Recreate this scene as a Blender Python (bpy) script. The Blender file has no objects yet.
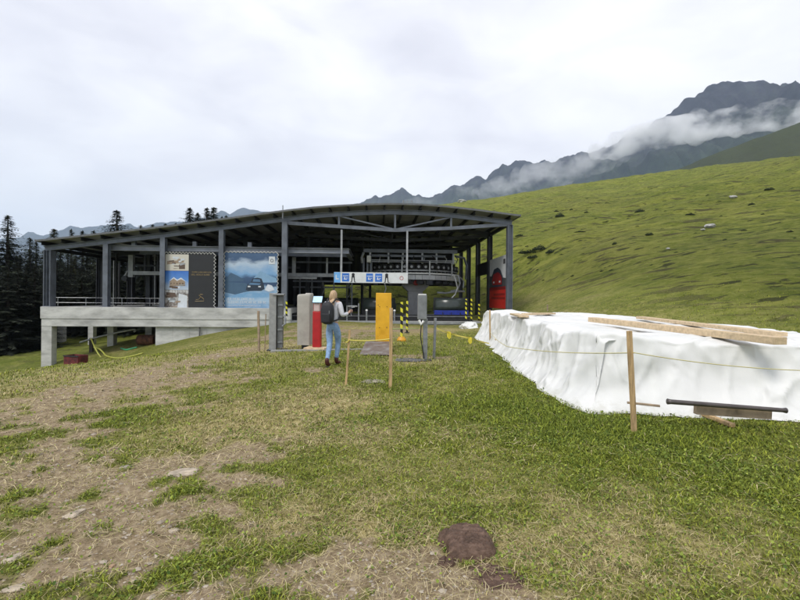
import bpy, bmesh, math, random
import numpy as np
from mathutils import Vector, Matrix, noise as mnoise
R = math.radians
random.seed(7)
rng = np.random.default_rng(11)
scene = bpy.context.scene
COL = scene.collection

# ---------------------------------------------------------------- camera model
FPX, ROLL, CAMZ = 430.0, R(0.5), 1.6
CA, SA = math.cos(ROLL), math.sin(ROLL)
def ray(px, py):
    u, v = (px-400)/FPX, (300-py)/FPX
    return Vector((u*CA - v*SA, 1.0, u*SA + v*CA))
def P(px, py, Y):
    d = ray(px, py); return Vector((d.x*Y, Y, CAMZ + d.z*Y))

# ---------------------------------------------------------------- numpy noise
def _h(ix, iy, seed):
    n = (ix.astype(np.int64)*374761393 + iy.astype(np.int64)*668265263 + seed*1442695041) & 0x7fffffff
    n = ((n ^ (n >> 13))*1274126177) & 0x7fffffff
    n = (n ^ (n >> 16)) & 0xffffff
    return n/float(0xffffff)
def vnoise(x, y, seed=0):
    x = np.asarray(x, float); y = np.asarray(y, float)
    ix, iy = np.floor(x), np.floor(y); fx, fy = x-ix, y-iy
    fx = fx*fx*(3-2*fx); fy = fy*fy*(3-2*fy)
    a, b = _h(ix, iy, seed), _h(ix+1, iy, seed); c, d = _h(ix, iy+1, seed), _h(ix+1, iy+1, seed)
    return (a*(1-fx)+b*fx)*(1-fy) + (c*(1-fx)+d*fx)*fy
def fbm(x, y, seed=0, octv=4):
    s, a, t = 0, 1.0, 0
    for k in range(octv):
        s = s + a*(vnoise(x*2**k+17.3*k, y*2**k-9.1*k, seed+k)-.5); t += a; a *= .5
    return s/t*2
def sstep(a, b, x):
    t = np.clip((x-a)/(b-a), 0, 1); return t*t*(3-2*t)

# ---------------------------------------------------------------- terrain height
def hill(x, y):
    r = np.hypot(x, y)
    g = .17*x + .225*y - 4.6
    k = 1.2
    g = k*np.logaddexp(0, g/k)
    # the slope rounds over into a crest and falls away behind
    ang = x/np.maximum(y, 1e-3)
    crest = np.where(y > 0, 300-110*np.clip(ang, 0, 1.2), 260)
    over = np.maximum(r-crest, 0)
    g = g - over**2/900.0*sstep(0, 400, over+80)
    w = sstep(-.55, -.12, x/np.maximum(np.abs(y), 8))       # hill lies to the right only
    g = g*w
    left = -np.clip(-(x+20), 0, 400)*.10*(1-w)
    back = np.where(y < 0, y*.06, 0)
    und = fbm(x/38, y/38, 5, 3)*sstep(30, 120, r)*2.2*w
    ter = (fbm(x/9+y/22, y/5-x/14, 9, 3)*.75+fbm(x/2.6, y/1.9, 12, 3)*.28)*sstep(16, 70, r)*w
    return np.maximum(g+left+und+ter+back, -60)
CP = [(0,0,0),(0,3,0),(-3,3,0),(3,3,0),(0,6,.05),(-5,6,.02),(5,6,.05),(0,10,.12),(-5,10,.05),(5,10,.12),(10,6,.3),(10,11,.55),
 (0,15,.1),(5,15,.2),(0,20,.05),(5,20,.2),(0,26,0),(4,26,.05),(-7.5,28,.05),(-10,27.3,-.25),(-13,28,-.8),(-15.6,28,-1.25),(-18.7,28,-1.9),(-22.5,26.8,-2.75),(-28,28,-2.95),
 (-31,36,-2.75),(-22,38,-1.9),(-16,38,-1.2),(-10,38,-.4),(-5,35,0),(3,35,0),(-5,43,.2),(1,43,.2),(6,43,.6),(7.3,28,.55),(7.5,35,.6),(9.5,40,2.2),(-8,20,-.45),(-14,20,-1.6),(-17,24,-2.4),(-12,16,-1.05),
 (-20,20,-2.7),(-26,22,-3.1),(-12,12,-.7),(-17,12,-1.5),(-8,5,-.1),(-38,30,-3.4),(-32,22,-3.4),(12,20,2.2),(-10,-8,0),(0,-8,0),(10,-8,.2),(-12,3,-.3)]
CPa = np.array(CP); SG = 5.5
_res = CPa[:,2] - hill(CPa[:,0], CPa[:,1])
_D = np.exp(-((CPa[:,0,None]-CPa[None,:,0])**2+(CPa[:,1,None]-CPa[None,:,1])**2)/(2*SG*SG))
_W = np.linalg.solve(_D + np.eye(len(CP))*.03, _res)
def H(x, y, micro=True):
    x = np.asarray(x, float); y = np.asarray(y, float)
    sh = np.broadcast(x, y).shape
    X = np.broadcast_to(x, sh).ravel(); Y = np.broadcast_to(y, sh).ravel()
    z = hill(X, Y)
    m = np.hypot(X, Y-15) < 60
    xm, ym = X[m], Y[m]; acc = np.zeros(len(xm))
    for (cx, cy, _), w in zip(CP, _W):
        acc += w*np.exp(-((xm-cx)**2+(ym-cy)**2)/(2*SG*SG))
    z[m] += acc
    if micro:
        r = np.hypot(X, Y)
        z += fbm(X/1.1, Y/1.1, 21, 3)*.035*(1-sstep(15, 40, r)) + fbm(X/.14, Y/.14, 31, 3)*.020*(1-sstep(5, 12, r))
    return z.reshape(sh)
def h1(x, y): return float(H(np.array([x]), np.array([y]))[0])
def G(px, py):
    d = ray(px, py); a, b = 1.0, None; t = 1.0
    while t < 400:
        if CAMZ + d.z*t < h1(d.x*t, t): b = t; break
        a = t; t *= 1.03
    if b is None: return P(px, py, 60)
    for _ in range(18):
        m = (a+b)/2
        if CAMZ + d.z*m < h1(d.x*m, m): b = m
        else: a = m
    return Vector((d.x*b, b, h1(d.x*b, b)))

# ---------------------------------------------------------------- ground masks (world-space patches)
def BL(lst): return [(G(px, py), rx, ry, w) for px, py, rx, ry, w in lst]
DIRT = BL([(60,470,1.1,.8,.75),(200,472,.9,.5,.8),(120,520,.9,.4,.8),(30,565,.8,.35,.8),(385,575,.7,.28,1.0),(480,590,.35,.2,.9),(10,425,1.6,.7,.5),
 (170,378,1.5,1.3,.85),(232,352,.9,2.8,.95),(60,405,1.6,1.0,.6),(205,362,1.0,1.6,.8),(265,440,.5,.4,.4),(210,590,.5,.18,.5),(300,560,.5,.3,.5),(110,385,1.2,.9,.5),(435,358,1.0,.7,.35),(330,372,.6,.8,.35),(155,545,.3,.2,.6),(345,332,2.6,4.5,.9),(415,330,2.0,3,.6),(275,335,1.2,4,.6),(420,356,1.2,.5,.5)])
DRY = BL([(270,410,1.2,1.4,.8),(330,400,.9,.8,.8),(360,432,.6,.4,.8),(230,440,1.1,.5,.6),(435,362,1.2,.9,.9),(150,375,3,2,.8),(420,470,1.0,.5,.3),(600,500,.7,.3,.45),
 (690,540,.5,.3,.3),(250,350,2,3,.8),(540,560,.6,.3,.35),(470,440,.6,.4,.35),(60,400,2,1.5,.4),(560,540,.8,.4,.4),(320,520,.8,.5,.6),(390,330,3.5,3.5,.7),(470,370,1.0,1.0,.2)])
LUSH = BL([(520,410,1.6,1.0,.9),(390,385,.6,.6,.9),(620,430,1.0,.5,.9),(700,450,1.0,.5,.6),(320,400,.3,.6,.2),(220,365,.9,1.2,.5),(110,540,.3,.16,.9),(100,415,.9,.6,.6),(740,480,.8,.5,.4),
 (450,520,.6,.3,.4),(20,360,5,4,.7),(480,360,1.6,2.2,.6),(180,500,.5,.25,.5),(220,560,.4,.2,.4),(640,580,.7,.3,.3)])
def blobs(L, x, y):
    s = np.zeros_like(x)
    for c, rx, ry, w in L: s += w*np.exp(-(((x-c.x)/rx)**2+((y-c.y)/ry)**2))
    return s
def masks(x, y):
    n1 = fbm(x/.9, y/.9, 41, 4); n2 = fbm(x/.25, y/.25, 51, 3); n3 = fbm(x/2.6, y/2.6, 61, 3)
    bd = blobs(DIRT, x, y); d = bd*.98 + (n1*.85 + n2*.85 + fbm(x/.07, y/.07, 55, 2)*.4)*np.clip(bd*2.2+.25, .25, 1) - .04 - blobs(LUSH, x, y)*.5
    dirt = sstep(.34, .80, d)*.92
    dry = np.clip(blobs(DRY, x, y)*.9 + n3*.45 + n2*.35 + .20, 0, 1)*(1-dirt*.4)
    lush = np.clip(blobs(LUSH, x, y) + n1*.5 - n2*.25 + .05, 0, 1)*(1-dirt)
    return dirt, dry, lush

# ---------------------------------------------------------------- materials
def nmat(name):
    m = bpy.data.materials.new(name); m.use_nodes = True
    nt = m.node_tree; nt.nodes.clear()
    o = nt.nodes.new('ShaderNodeOutputMaterial'); b = nt.nodes.new('ShaderNodeBsdfPrincipled')
    nt.links.new(b.outputs[0], o.inputs['Surface'])
    return m, nt, b
def N(nt, t, **kw):
    n = nt.nodes.new(t)
    for k, v in kw.items():
        if k in n.inputs: n.inputs[k].default_value = v
        else: setattr(n, k, v)
    return n
def ramp(nt, fac, stops):
    r = nt.nodes.new('ShaderNodeValToRGB'); e = r.color_ramp.elements
    while len(e) < len(stops): e.new(.5)
    for i, (p, c) in enumerate(stops): e[i].position = p; e[i].color = (*c, 1) if len(c) == 3 else c
    nt.links.new(fac, r.inputs['Fac']); return r.outputs['Color']
def mixc(nt, fac, a, b, mode='MIX'):
    m = nt.nodes.new('ShaderNodeMix'); m.data_type = 'RGBA'; m.blend_type = mode
    for sock, v in ((m.inputs[0], fac), (m.inputs[6], a), (m.inputs[7], b)):
        if hasattr(v, 'links') or hasattr(v, 'is_linked'): nt.links.new(v, sock)
        else: sock.default_value = v if not isinstance(v, tuple) else ((*v, 1) if len(v) == 3 else v)
    return m.outputs[2]
def noisec(nt, scale, detail=5, coord='Object', rough=.6, stretch=None):
    tc = N(nt, 'ShaderNodeTexCoord'); out = tc.outputs[coord]
    if stretch:
        mp = N(nt, 'ShaderNodeMapping'); mp.inputs['Scale'].default_value = stretch
        nt.links.new(out, mp.inputs['Vector']); out = mp.outputs[0]
    n = N(nt, 'ShaderNodeTexNoise', Scale=scale, Detail=detail, Roughness=rough); nt.links.new(out, n.inputs['Vector'])
    return n.outputs['Fac']
def bump(nt, b, h, strength=.3, dist=.02):
    n = N(nt, 'ShaderNodeBump', Strength=strength, Distance=dist); nt.links.new(h, n.inputs['Height']); nt.links.new(n.outputs[0], b.inputs['Normal'])
_mats = {}
def M(name, col, rough=.6, metal=0, var=.18, scale=6, bs=.1, bd=.01, stretch=None, col2=None):
    """procedural: base colour with grime-like noise variation, roughness variation and a small bump"""
    if name in _mats: return _mats[name]
    m, nt, b = nmat(name)
    f = noisec(nt, scale, 6, stretch=stretch)
    c2 = col2 or tuple(c*(1-var*1.6) for c in col); c1 = tuple(min(1, c*(1+var*.5)) for c in col)
    nt.links.new(ramp(nt, f, [(.3, c2), (.62, c1)]), b.inputs['Base Color'])
    b.inputs['Roughness'].default_value = rough; b.inputs['Metallic'].default_value = metal
    f2 = noisec(nt, scale*7, 4, stretch=stretch); bump(nt, b, f2, bs, bd)
    _mats[name] = m; return m
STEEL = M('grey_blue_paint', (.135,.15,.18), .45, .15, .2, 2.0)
STEELD = M('dark_and_shaded_steel', (.035,.038,.045), .55, .3, .25, 2.0)  # dark steel parts; also the front steel darkened for shade on inner frames
STEELL = M('light_grey_steel', (.34,.35,.36), .4, .3, .22, 2.5)
GALV = M('galvanised_steel', (.30,.31,.32), .4, .6, .22, 8)
CONC = M('concrete', (.30,.30,.285), .9, 0, .17, 1.1, .35, .015)
CONCW = M('weathered_concrete', (.52,.52,.50), .9, 0, .26, .8, .4, .015, stretch=(1,1,3))
BLACK = M('black_rubber', (.012,.012,.013), .7, 0, .3, 5)
DARKP = M('shade_sheet_black', (.010,.010,.012), .8, 0, .3, 1)  # black for the sheets added to darken the interior
ROOFU = M('roof_underside_sheet', (.36,.37,.36), .6, .1, .2, .6)
ROOFT = M('roof_membrane', (.22,.22,.21), .75, 0, .2, .7)
WOOD = M('fresh_sawn_wood', (.50,.34,.17), .8, 0, .3, 5, .4, .004, stretch=(6,6,.7))
WOODP = M('plank_wood', (.60,.46,.29), .8, 0, .18, 4, .4, .004, stretch=(4,4,4))
WOODG = M('weathered_board', (.33,.25,.17), .85, 0, .35, 5, .4, .004)
YEL = M('yellow_vinyl', (.62,.30,.012), .5, 0, .12, 5, .2, .01)
YELT = M('yellow_plastic', (.75,.62,.05), .5, 0, .1, 9)
BLUE = M('blue_upholstery', (.012,.03,.28), .55, 0, .2, 7)
WHT = M('white_paint', (.72,.72,.70), .5, 0, .08, 5)
RED = M('red_paint', (.42,.012,.015), .4, 0, .15, 5)
REDW = M('worn_dark_red', (.13,.018,.02), .7, 0, .5, 3)
RUST = M('rusty_brown', (.09,.035,.018), .85, 0, .5, 5, .5, .02)
STONE = M('pale_stone', (.50,.42,.32), .9, 0, .3, 9, .6, .02)
STONED = M('grey_stone', (.36,.32,.26), .9, 0, .3, 7, .6, .02)
BEIGE = M('beige_cover_cloth', (.40,.38,.34), .85, 0, .12, 3, .3, .02)
HOOD = M('smoked_hood', (.035,.045,.04), .25, 0, .2, 2)

# ---------------------------------------------------------------- mesh builder
class MB:
    def __init__(s): s.v = []; s.f = []
    def add(s, vs, fs):
        o = len(s.v); s.v += [tuple(v) for v in vs]; s.f += [tuple(i+o for i in f) for f in fs]; return s
    def box(s, c, d, rot=None):
        x, y, z = d[0]/2, d[1]/2, d[2]/2; c = Vector(c)
        vs = [Vector(p) for p in ((-x,-y,-z),(x,-y,-z),(x,y,-z),(-x,y,-z),(-x,-y,z),(x,-y,z),(x,y,z),(-x,y,z))]
        if rot is not None: vs = [rot @ v for v in vs]
        return s.add([v+c for v in vs], [(0,3,2,1),(4,5,6,7),(0,1,5,4),(1,2,6,5),(2,3,7,6),(3,0,4,7)])
    def bar(s, a, b, w, h, up=(0,0,1)):
        a, b = Vector(a), Vector(b); d = b-a; L = d.length; d.normalize(); u = Vector(up)
        if abs(d.dot(u)) > .98: u = Vector((0,1,0))
        r = d.cross(u).normalized(); u = r.cross(d)
        m = Matrix((r, d, u)).transposed()
        return s.box((a+b)/2, (w, L, h), m)
    def ibar(s, a, b, w, h, up=(0,0,1), t=.03):
        """an H-section beam: two flanges and a web"""
        a, b = Vector(a), Vector(b); d = (b-a).normalized(); u = Vector(up)
        if abs(d.dot(u)) > .98: u = Vector((0,1,0))
        r = d.cross(u).normalized(); u = r.cross(d)
        s.bar(a+u*(h/2-t/2), b+u*(h/2-t/2), w, t, up); s.bar(a-u*(h/2-t/2), b-u*(h/2-t/2), w, t, up)
        return s.bar(a, b, t*.7, h-2*t, up)
    def tube(s, pts, r, n=8, cap=True):
        pts = [Vector(p) for p in pts]; rings = []
        rr = r if isinstance(r, (list, tuple)) else [r]*len(pts)
        pu = None
        for i, p in enumerate(pts):
            d = (pts[min(i+1, len(pts)-1)]-pts[max(i-1, 0)]).normalized()
            u = pu if pu else (Vector((0,0,1)) if abs(d.z) < .9 else Vector((1,0,0)))
            x = d.cross(u).normalized(); u = x.cross(d).normalized(); pu = u
            rings.append([p + (x*math.cos(2*math.pi*k/n)+u*math.sin(2*math.pi*k/n))*rr[i] for k in range(n)])
        vs = [v for g in rings for v in g]; fs = []
        for i in range(len(rings)-1):
            for k in range(n): fs.append((i*n+k, i*n+(k+1)%n, (i+1)*n+(k+1)%n, (i+1)*n+k))
        if cap: fs.append(tuple(range(n-1, -1, -1))); fs.append(tuple(range((len(rings)-1)*n, len(rings)*n)))
        return s.add(vs, fs)
    def prism(s, poly, a, b):
        """poly: list of Vector in a plane; extruded by vector a->b offsets"""
        n = len(poly); a, b = Vector(a), Vector(b)
        vs = [Vector(p)+a for p in poly]+[Vector(p)+b for p in poly]
        return s.add(vs, [tuple(range(n-1,-1,-1)), tuple(range(n, 2*n))]+[(i, (i+1)%n, n+(i+1)%n, n+i) for i in range(n)])
    def build(s, name, m, parent=None, smooth=False, bevel=0):
        me = bpy.data.meshes.new(name); me.from_pydata(s.v, [], s.f); me.update()
        bm = bmesh.new(); bm.from_mesh(me); bmesh.ops.recalc_face_normals(bm, faces=bm.faces); bm.to_mesh(me); bm.free()
        if smooth: me.polygons.foreach_set('use_smooth', [True]*len(me.polygons))
        me.materials.append(m)
        o = bpy.data.objects.new(name, me); COL.objects.link(o)
        if parent is not None: o.parent = parent
        if bevel:
            b = o.modifiers.new('bevel', 'BEVEL'); b.width = bevel; b.segments = 2; b.limit_method = 'ANGLE'
        return o
def tag(o, label=None, cat=None, group=None, kind=None):
    if label: o['label'] = label
    if cat: o['category'] = cat
    if group: o['group'] = group
    if kind: o['kind'] = kind
    return o
def empty(name, loc=(0,0,0), rz=0, label=None, cat=None, group=None):
    o = bpy.data.objects.new(name, None); COL.objects.link(o); o.location = loc; o.rotation_euler = (0,0,rz); o.empty_display_size = .2
    return tag(o, label, cat, group)
def copy_tree(o, parent=None):
    c = o.copy(); COL.objects.link(c); c.parent = parent
    for ch in list(o.children): copy_tree(ch, c)
    return c
def npmesh(name, V, F, m, parent=None, smooth=True, attrs=None, tri=False):
    """fast mesh from numpy arrays; F is (n,k)"""
    me = bpy.data.meshes.new(name); k = F.shape[1]
    me.vertices.add(len(V)); me.vertices.foreach_set('co', V.astype(np.float32).ravel())
    me.loops.add(F.size); me.loops.foreach_set('vertex_index', F.astype(np.int32).ravel())
    me.polygons.add(len(F)); me.polygons.foreach_set('loop_start', np.arange(0, F.size, k, dtype=np.int32))
    me.polygons.foreach_set('use_smooth', np.full(len(F), smooth))
    me.update(calc_edges=True)
    for an, dat in (attrs or {}).items():
        a = me.color_attributes.new(an, 'FLOAT_COLOR', 'POINT')
        full = np.ones((len(V), 4), np.float32); full[:, :3] = dat; a.data.foreach_set('color', full.ravel())
    me.materials.append(m)
    o = bpy.data.objects.new(name, me); COL.objects.link(o)
    if parent is not None: o.parent = parent
    return o

# ================================================================ GROUND
def ground_mat():
    m, nt, b = nmat('meadow_ground')
    at = N(nt, 'ShaderNodeAttribute', attribute_name='mask'); sp = N(nt, 'ShaderNodeSeparateColor'); nt.links.new(at.outputs['Color'], sp.inputs[0])
    ft = noisec(nt, 9, 8, rough=.7); fm = noisec(nt, .9, 6); ff = noisec(nt, .07, 6, rough=.62)
    grass = ramp(nt, ft, [(.3, (.045,.055,.012)), (.5, (.12,.135,.024)), (.7, (.26,.25,.06))])
    lush = ramp(nt, ft, [(.3, (.035,.052,.009)), (.7, (.14,.17,.025))])
    dry = ramp(nt, ft, [(.3, (.16,.13,.05)), (.5, (.36,.30,.13)), (.72, (.58,.49,.25))])
    dirt = ramp(nt, noisec(nt, 14, 8, rough=.72), [(.30, (.10,.068,.038)), (.5, (.28,.21,.135)), (.70, (.46,.375,.26))])
    c = mixc(nt, sp.outputs[1], grass, dry); c = mixc(nt, sp.outputs[2], c, lush); c = mixc(nt, sp.outputs[0], c, dirt)
    # the distant slope: broad tufts, cow-trodden brown ledges along the contour, dark low shrubs
    tc = N(nt, 'ShaderNodeTexCoord')
    mp = N(nt, 'ShaderNodeMapping'); mp.inputs['Rotation'].default_value = (0,0,R(37)); nt.links.new(tc.outputs['Object'], mp.inputs['Vector'])
    mp2 = N(nt, 'ShaderNodeMapping'); mp2.inputs['Scale'].default_value = (.22,.85,.5); nt.links.new(mp.outputs[0], mp2.inputs['Vector'])
    ns = N(nt, 'ShaderNodeTexNoise', Scale=1.0, Detail=7, Roughness=.62); nt.links.new(mp2.outputs[0], ns.inputs['Vector'])
    slope = ramp(nt, ff, [(.32, (.14,.185,.012)), (.5, (.215,.25,.020)), (.68, (.30,.31,.04))])
    fine = noisec(nt, 2.2, 8, rough=.75)
    slope = mixc(nt, ramp(nt, fine, [(.40,(0,0,0)),(.60,(1,1,1))]), mixc(nt, .5, slope, (.055,.085,.012)), mixc(nt, .45, slope, (.26,.25,.09)))
    mid = noisec(nt, .45, 8, rough=.7, stretch=(.6,1.3,1))
    slope = mixc(nt, ramp(nt, mid, [(.54,(0,0,0)),(.66,(.7,.7,.7))]), slope, (.075,.105,.010))
    slope = mixc(nt, ramp(nt, mid, [(.36,(.9,.9,.9)),(.46,(0,0,0))]), slope, (.29,.30,.06))
    big = noisec(nt, .03, 4)
    slope = mixc(nt, ramp(nt, big, [(.54,(0,0,0)),(.70,(.35,.35,.35))]), slope, (.17,.15,.06))
    st3 = noisec(nt, 1.0, 6, rough=.6, stretch=(.55,1.5,.8))
    slope = mixc(nt, ramp(nt, st3, [(.585,(0,0,0)),(.62,(.9,.9,.9))]), slope, (.035,.038,.012))
    fl = noisec(nt, 4.5, 2); slope = mixc(nt, ramp(nt, fl, [(.74,(0,0,0)),(.77,(.8,.8,.8))]), slope, (.50,.50,.36))
    ledge = ramp(nt, ns.outputs['Fac'], [(.575,(0,0,0)), (.62,(1,1,1))])
    slope = mixc(nt, mixc(nt, 1.0, ledge, (.8,.8,.8), 'MULTIPLY'), slope, (.060,.050,.026))
    led2 = ramp(nt, ns.outputs['Fac'], [(.34,(1,1,1)), (.42,(0,0,0))])
    slope = mixc(nt, mixc(nt, 1.0, led2, (.6,.6,.6), 'MULTIPLY'), slope, (.065,.095,.02))
    ge = N(nt, 'ShaderNodeAttribute', attribute_name='far'); 
    c = mixc(nt, ge.outputs['Fac'], c, slope)
    nt.links.new(c, b.inputs['Base Color']); b.inputs['Roughness'].default_value = .95; b.inputs['Specular IOR Level'].default_value = .15
    n1 = N(nt, 'ShaderNodeBump', Strength=.8, Distance=.02); nt.links.new(noisec(nt, 30, 8, rough=.7), n1.inputs['Height'])
    n2 = N(nt, 'ShaderNodeBump', Strength=.9, Distance=.9); nt.links.new(ns.outputs['Fac'], n2.inputs['Height']); nt.links.new(n1.outputs[0], n2.inputs['Normal'])
    n3 = N(nt, 'ShaderNodeBump', Strength=.9, Distance=.45); nt.links.new(fine, n3.inputs['Height']); nt.links.new(n2.outputs[0], n3.inputs['Normal'])
    mx = N(nt, 'ShaderNodeMix', data_type='VECTOR'); nt.links.new(ge.outputs['Fac'], mx.inputs[0]); nt.links.new(n1.outputs[0], mx.inputs[4]); nt.links.new(n3.outputs[0], mx.inputs[5])
    nt.links.new(mx.outputs[1], b.inputs['Normal'])
    return m
def build_ground():
    a1 = np.radians(np.linspace(-62, 62, 760)); a2 = np.radians(np.linspace(62, 298, 120)[1:-1])
    ang = np.concatenate([a1, a2]); na = len(ang)
    rad = np.concatenate([np.geomspace(.4, 30, 380), np.geomspace(30, 420, 260)[1:], np.geomspace(420, 9000, 50)[1:]])
    A, Rr = np.meshgrid(ang, rad)
    X = Rr*np.sin(A); Y = Rr*np.cos(A); Z = H(X, Y)
    V = np.stack([X, Y, Z], -1).reshape(-1, 3)
    V = np.vstack([V, [[0, 0, h1(0, 0)]]])
    nr = len(rad); i = np.arange(nr-1)[:, None]*na; j = np.arange(na)[None, :]; j2 = (j+1) % na
    F = np.stack([i+j, i+j2, i+na+j2, i+na+j], -1).reshape(-1, 4)
    d, dr, lu = masks(V[:,0], V[:,1]); r = np.hypot(V[:,0], V[:,1])
    far = np.maximum(sstep(32, 46, r), sstep(8, 15, V[:,0])*sstep(9, 14, r))[:,None]*np.ones(3)
    o = npmesh('ground', V, F, ground_mat(), attrs={'mask': np.stack([d, dr, lu], -1), 'far': far})
    me = o.data; bm = bmesh.new(); bm.from_mesh(me); bm.verts.ensure_lookup_table(); cv = bm.verts[len(V)-1]
    for k in range(na): 
        bm.faces.new((bm.verts[(k+1) % na], bm.verts[k], cv))
    bm.to_mesh(me); bm.free()
    tag(o, kind='structure')
build_ground()

# ---------------------------------------------------------------- grass, straw, weeds, gravel (uncountable)
def tint_mat(name, rough=.75, trans=.0):
    m, nt, b = nmat(name); at = N(nt, 'ShaderNodeAttribute', attribute_name='tint'); nt.links.new(at.outputs['Color'], b.inputs['Base Color'])
    b.inputs['Roughness'].default_value = rough; b.inputs['Specular IOR Level'].default_value = .25
    return m
BLADE = tint_mat('grass_blades')
def scatter(n, r0, r1, amax=56, power=1.0):
    a = np.radians(rng.uniform(-amax, amax, n)); u = rng.uniform(0, 1, n)
    r = (r0**power + u*(r1**power-r0**power))**(1/power)
    return r*np.sin(a), r*np.cos(a)
TARP_BASE = [(2.75,6.15),(2.5,7.5),(2.66,10),(2.98,14),(3.12,17.9),(5.4,19.0),(8.2,18.2),(8.6,12),(8.3,5.2),(5.4,5.62)]
def in_poly(x, y, poly):
    c = np.zeros(len(x), bool); n = len(poly)
    for i in range(n):
        x1, y1 = poly[i]; x2, y2 = poly[(i+1) % n]
        t = ((y1 > y) != (y2 > y)) & (x < (x2-x1)*(y-y1)/(y2-y1+1e-12)+x1); c ^= t
    return c
def blades(n, r0, r1, hlo, hhi, wd, seed, keep_lush=1.0, dryb=0.0, power=1.0, flat=.8, name=None):
    x, y = scatter(n, r0, r1, power=power)
    d, dr, lu = masks(x, y)
    keep = (rng.uniform(0, 1, n) > d*.74) & (rng.uniform(0, 1, n) > sstep(13, 27, np.hypot(x, y))) & ~in_poly(x, y, TARP_BASE) & (y < 27.6)
    x, y, d, dr, lu = x[keep], y[keep], d[keep], dr[keep], lu[keep]; n = len(x)
    z = H(x, y)
    hh = rng.uniform(hlo, hhi, n)*(.65+.7*lu+.35*fbm(x/.3, y/.3, 71, 2))*(1-.55*d); hh = np.maximum(hh, hlo*.4)
    a = rng.uniform(0, 2*np.pi, n); lean = rng.uniform(.15, flat, n)*hh*1.2
    dx, dy = np.cos(a), np.sin(a); px_, py_ = -dy, dx
    w = wd*rng.uniform(.6, 1.4, n)
    b = np.stack([x, y, z-.006], -1); side = np.stack([px_*w, py_*w, np.zeros(n)], -1)
    mid = b + np.stack([dx*lean*.35, dy*lean*.35, hh*.6], -1); tip = b + np.stack([dx*lean, dy*lean, hh*(1-.25*rng.uniform(0,1,n))], -1)
    V = np.stack([b-side, b+side, mid+side*.8, mid-side*.8, tip], 1)
    idx = np.arange(n)[:,None]*5
    q = np.concatenate([idx+np.array([[0,1,2]]), idx+np.array([[0,2,3]]), idx+np.array([[3,2,4]])])
    pd = np.clip(dr*.75+d*.62-lu*.35+rng.normal(0, .22, n)+dryb, 0, 1)
    g1 = np.array([.10,.15,.012]); g2 = np.array([.39,.42,.045]); dry1 = np.array([.56,.47,.25]); dry2 = np.array([.38,.31,.14])
    t = rng.uniform(0, 1, n)[:,None]; dk = rng.uniform(.4, 1.25, n)[:,None]
    green = (g1*(1-t)+g2*t)*(1-.22*lu[:,None]*np.array([1,.75,.9])); dryc = dry1*t+dry2*(1-t)
    sel = sstep(.45, .62, pd)[:,None]; mixg = green*(1-.5*pd[:,None])+np.array([.33,.31,.09])*.5*pd[:,None]
    c = (mixg*(1-sel)+dryc*sel)*dk
    return V.reshape(-1,3), q, np.repeat(c, 5, 0)
def join(parts):
    Vs, Fs, Cs, o = [], [], [], 0
    for V, F, C in parts: Vs.append(V); Fs.append(F+o); Cs.append(C); o += len(V)
    return np.vstack(Vs), np.vstack(Fs), np.vstack(Cs)
V, F, C = join([blades(140000, 1.7, 5, .018, .055, .0026, 1, flat=1.6), blades(140000, 4.5, 10, .03, .07, .0034, 2, power=1.3, flat=1.6), blades(90000, 9, 28, .04, .11, .007, 3, power=1.3, flat=1.2)])
tag(npmesh('grass', V, F, BLADE, smooth=False, attrs={'tint': C}), 'short cropped meadow grass with dry blades', 'grass', kind='stuff')
# long straw lying about
def straw(n, r0, r1, L, w):
    x, y = scatter(n, r0, r1, power=1.2); d, dr, lu = masks(x, y)
    k = (rng.uniform(0,1,n) < .12+.6*dr+.5*d) & ~in_poly(x, y, TARP_BASE); x, y = x[k], y[k]; n = len(x)
    z = H(x, y)+rng.uniform(.004, .035, n); a = rng.uniform(0, 2*np.pi, n); l = L*rng.uniform(.4, 1.5, n); cv = rng.normal(0, .25, n)
    pts = []
    for t in (0, .5, 1):
        aa = a+cv*t; pts.append(np.stack([x+np.cos(aa)*l*t, y+np.sin(aa)*l*t, z+rng.normal(0, .008, n)+.03*t*(1-t)], -1))
    for i in (0, 1, 2): pts[i][:,2] = np.maximum(pts[i][:,2], H(pts[i][:,0], pts[i][:,1])+.004)
    s = np.stack([-np.sin(a)*w, np.cos(a)*w, np.zeros(n)], -1)
    V = np.stack([pts[0]-s, pts[0]+s, pts[1]+s, pts[1]-s, pts[2]+s*.5, pts[2]-s*.5], 1)
    idx = np.arange(n)[:,None]*6
    q = np.concatenate([idx+np.array([[0,1,2]]), idx+np.array([[0,2,3]]), idx+np.array([[3,2,4]]), idx+np.array([[3,4,5]])])
    t = rng.uniform(0,1,n)[:,None]; c = np.array([.66,.56,.33])*t+np.array([.38,.31,.15])*(1-t)
    return V.reshape(-1,3), q, np.repeat(c, 6, 0)
V, F, C = join([straw(17000, 1.7, 5.5, .09, .0012), straw(24000, 4.5, 16, .12, .0028)])
tag(npmesh('straw', V, F, BLADE, smooth=False, attrs={'tint': C}), 'dry yellow straw lying in the cropped meadow', 'straw', kind='stuff')
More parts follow.
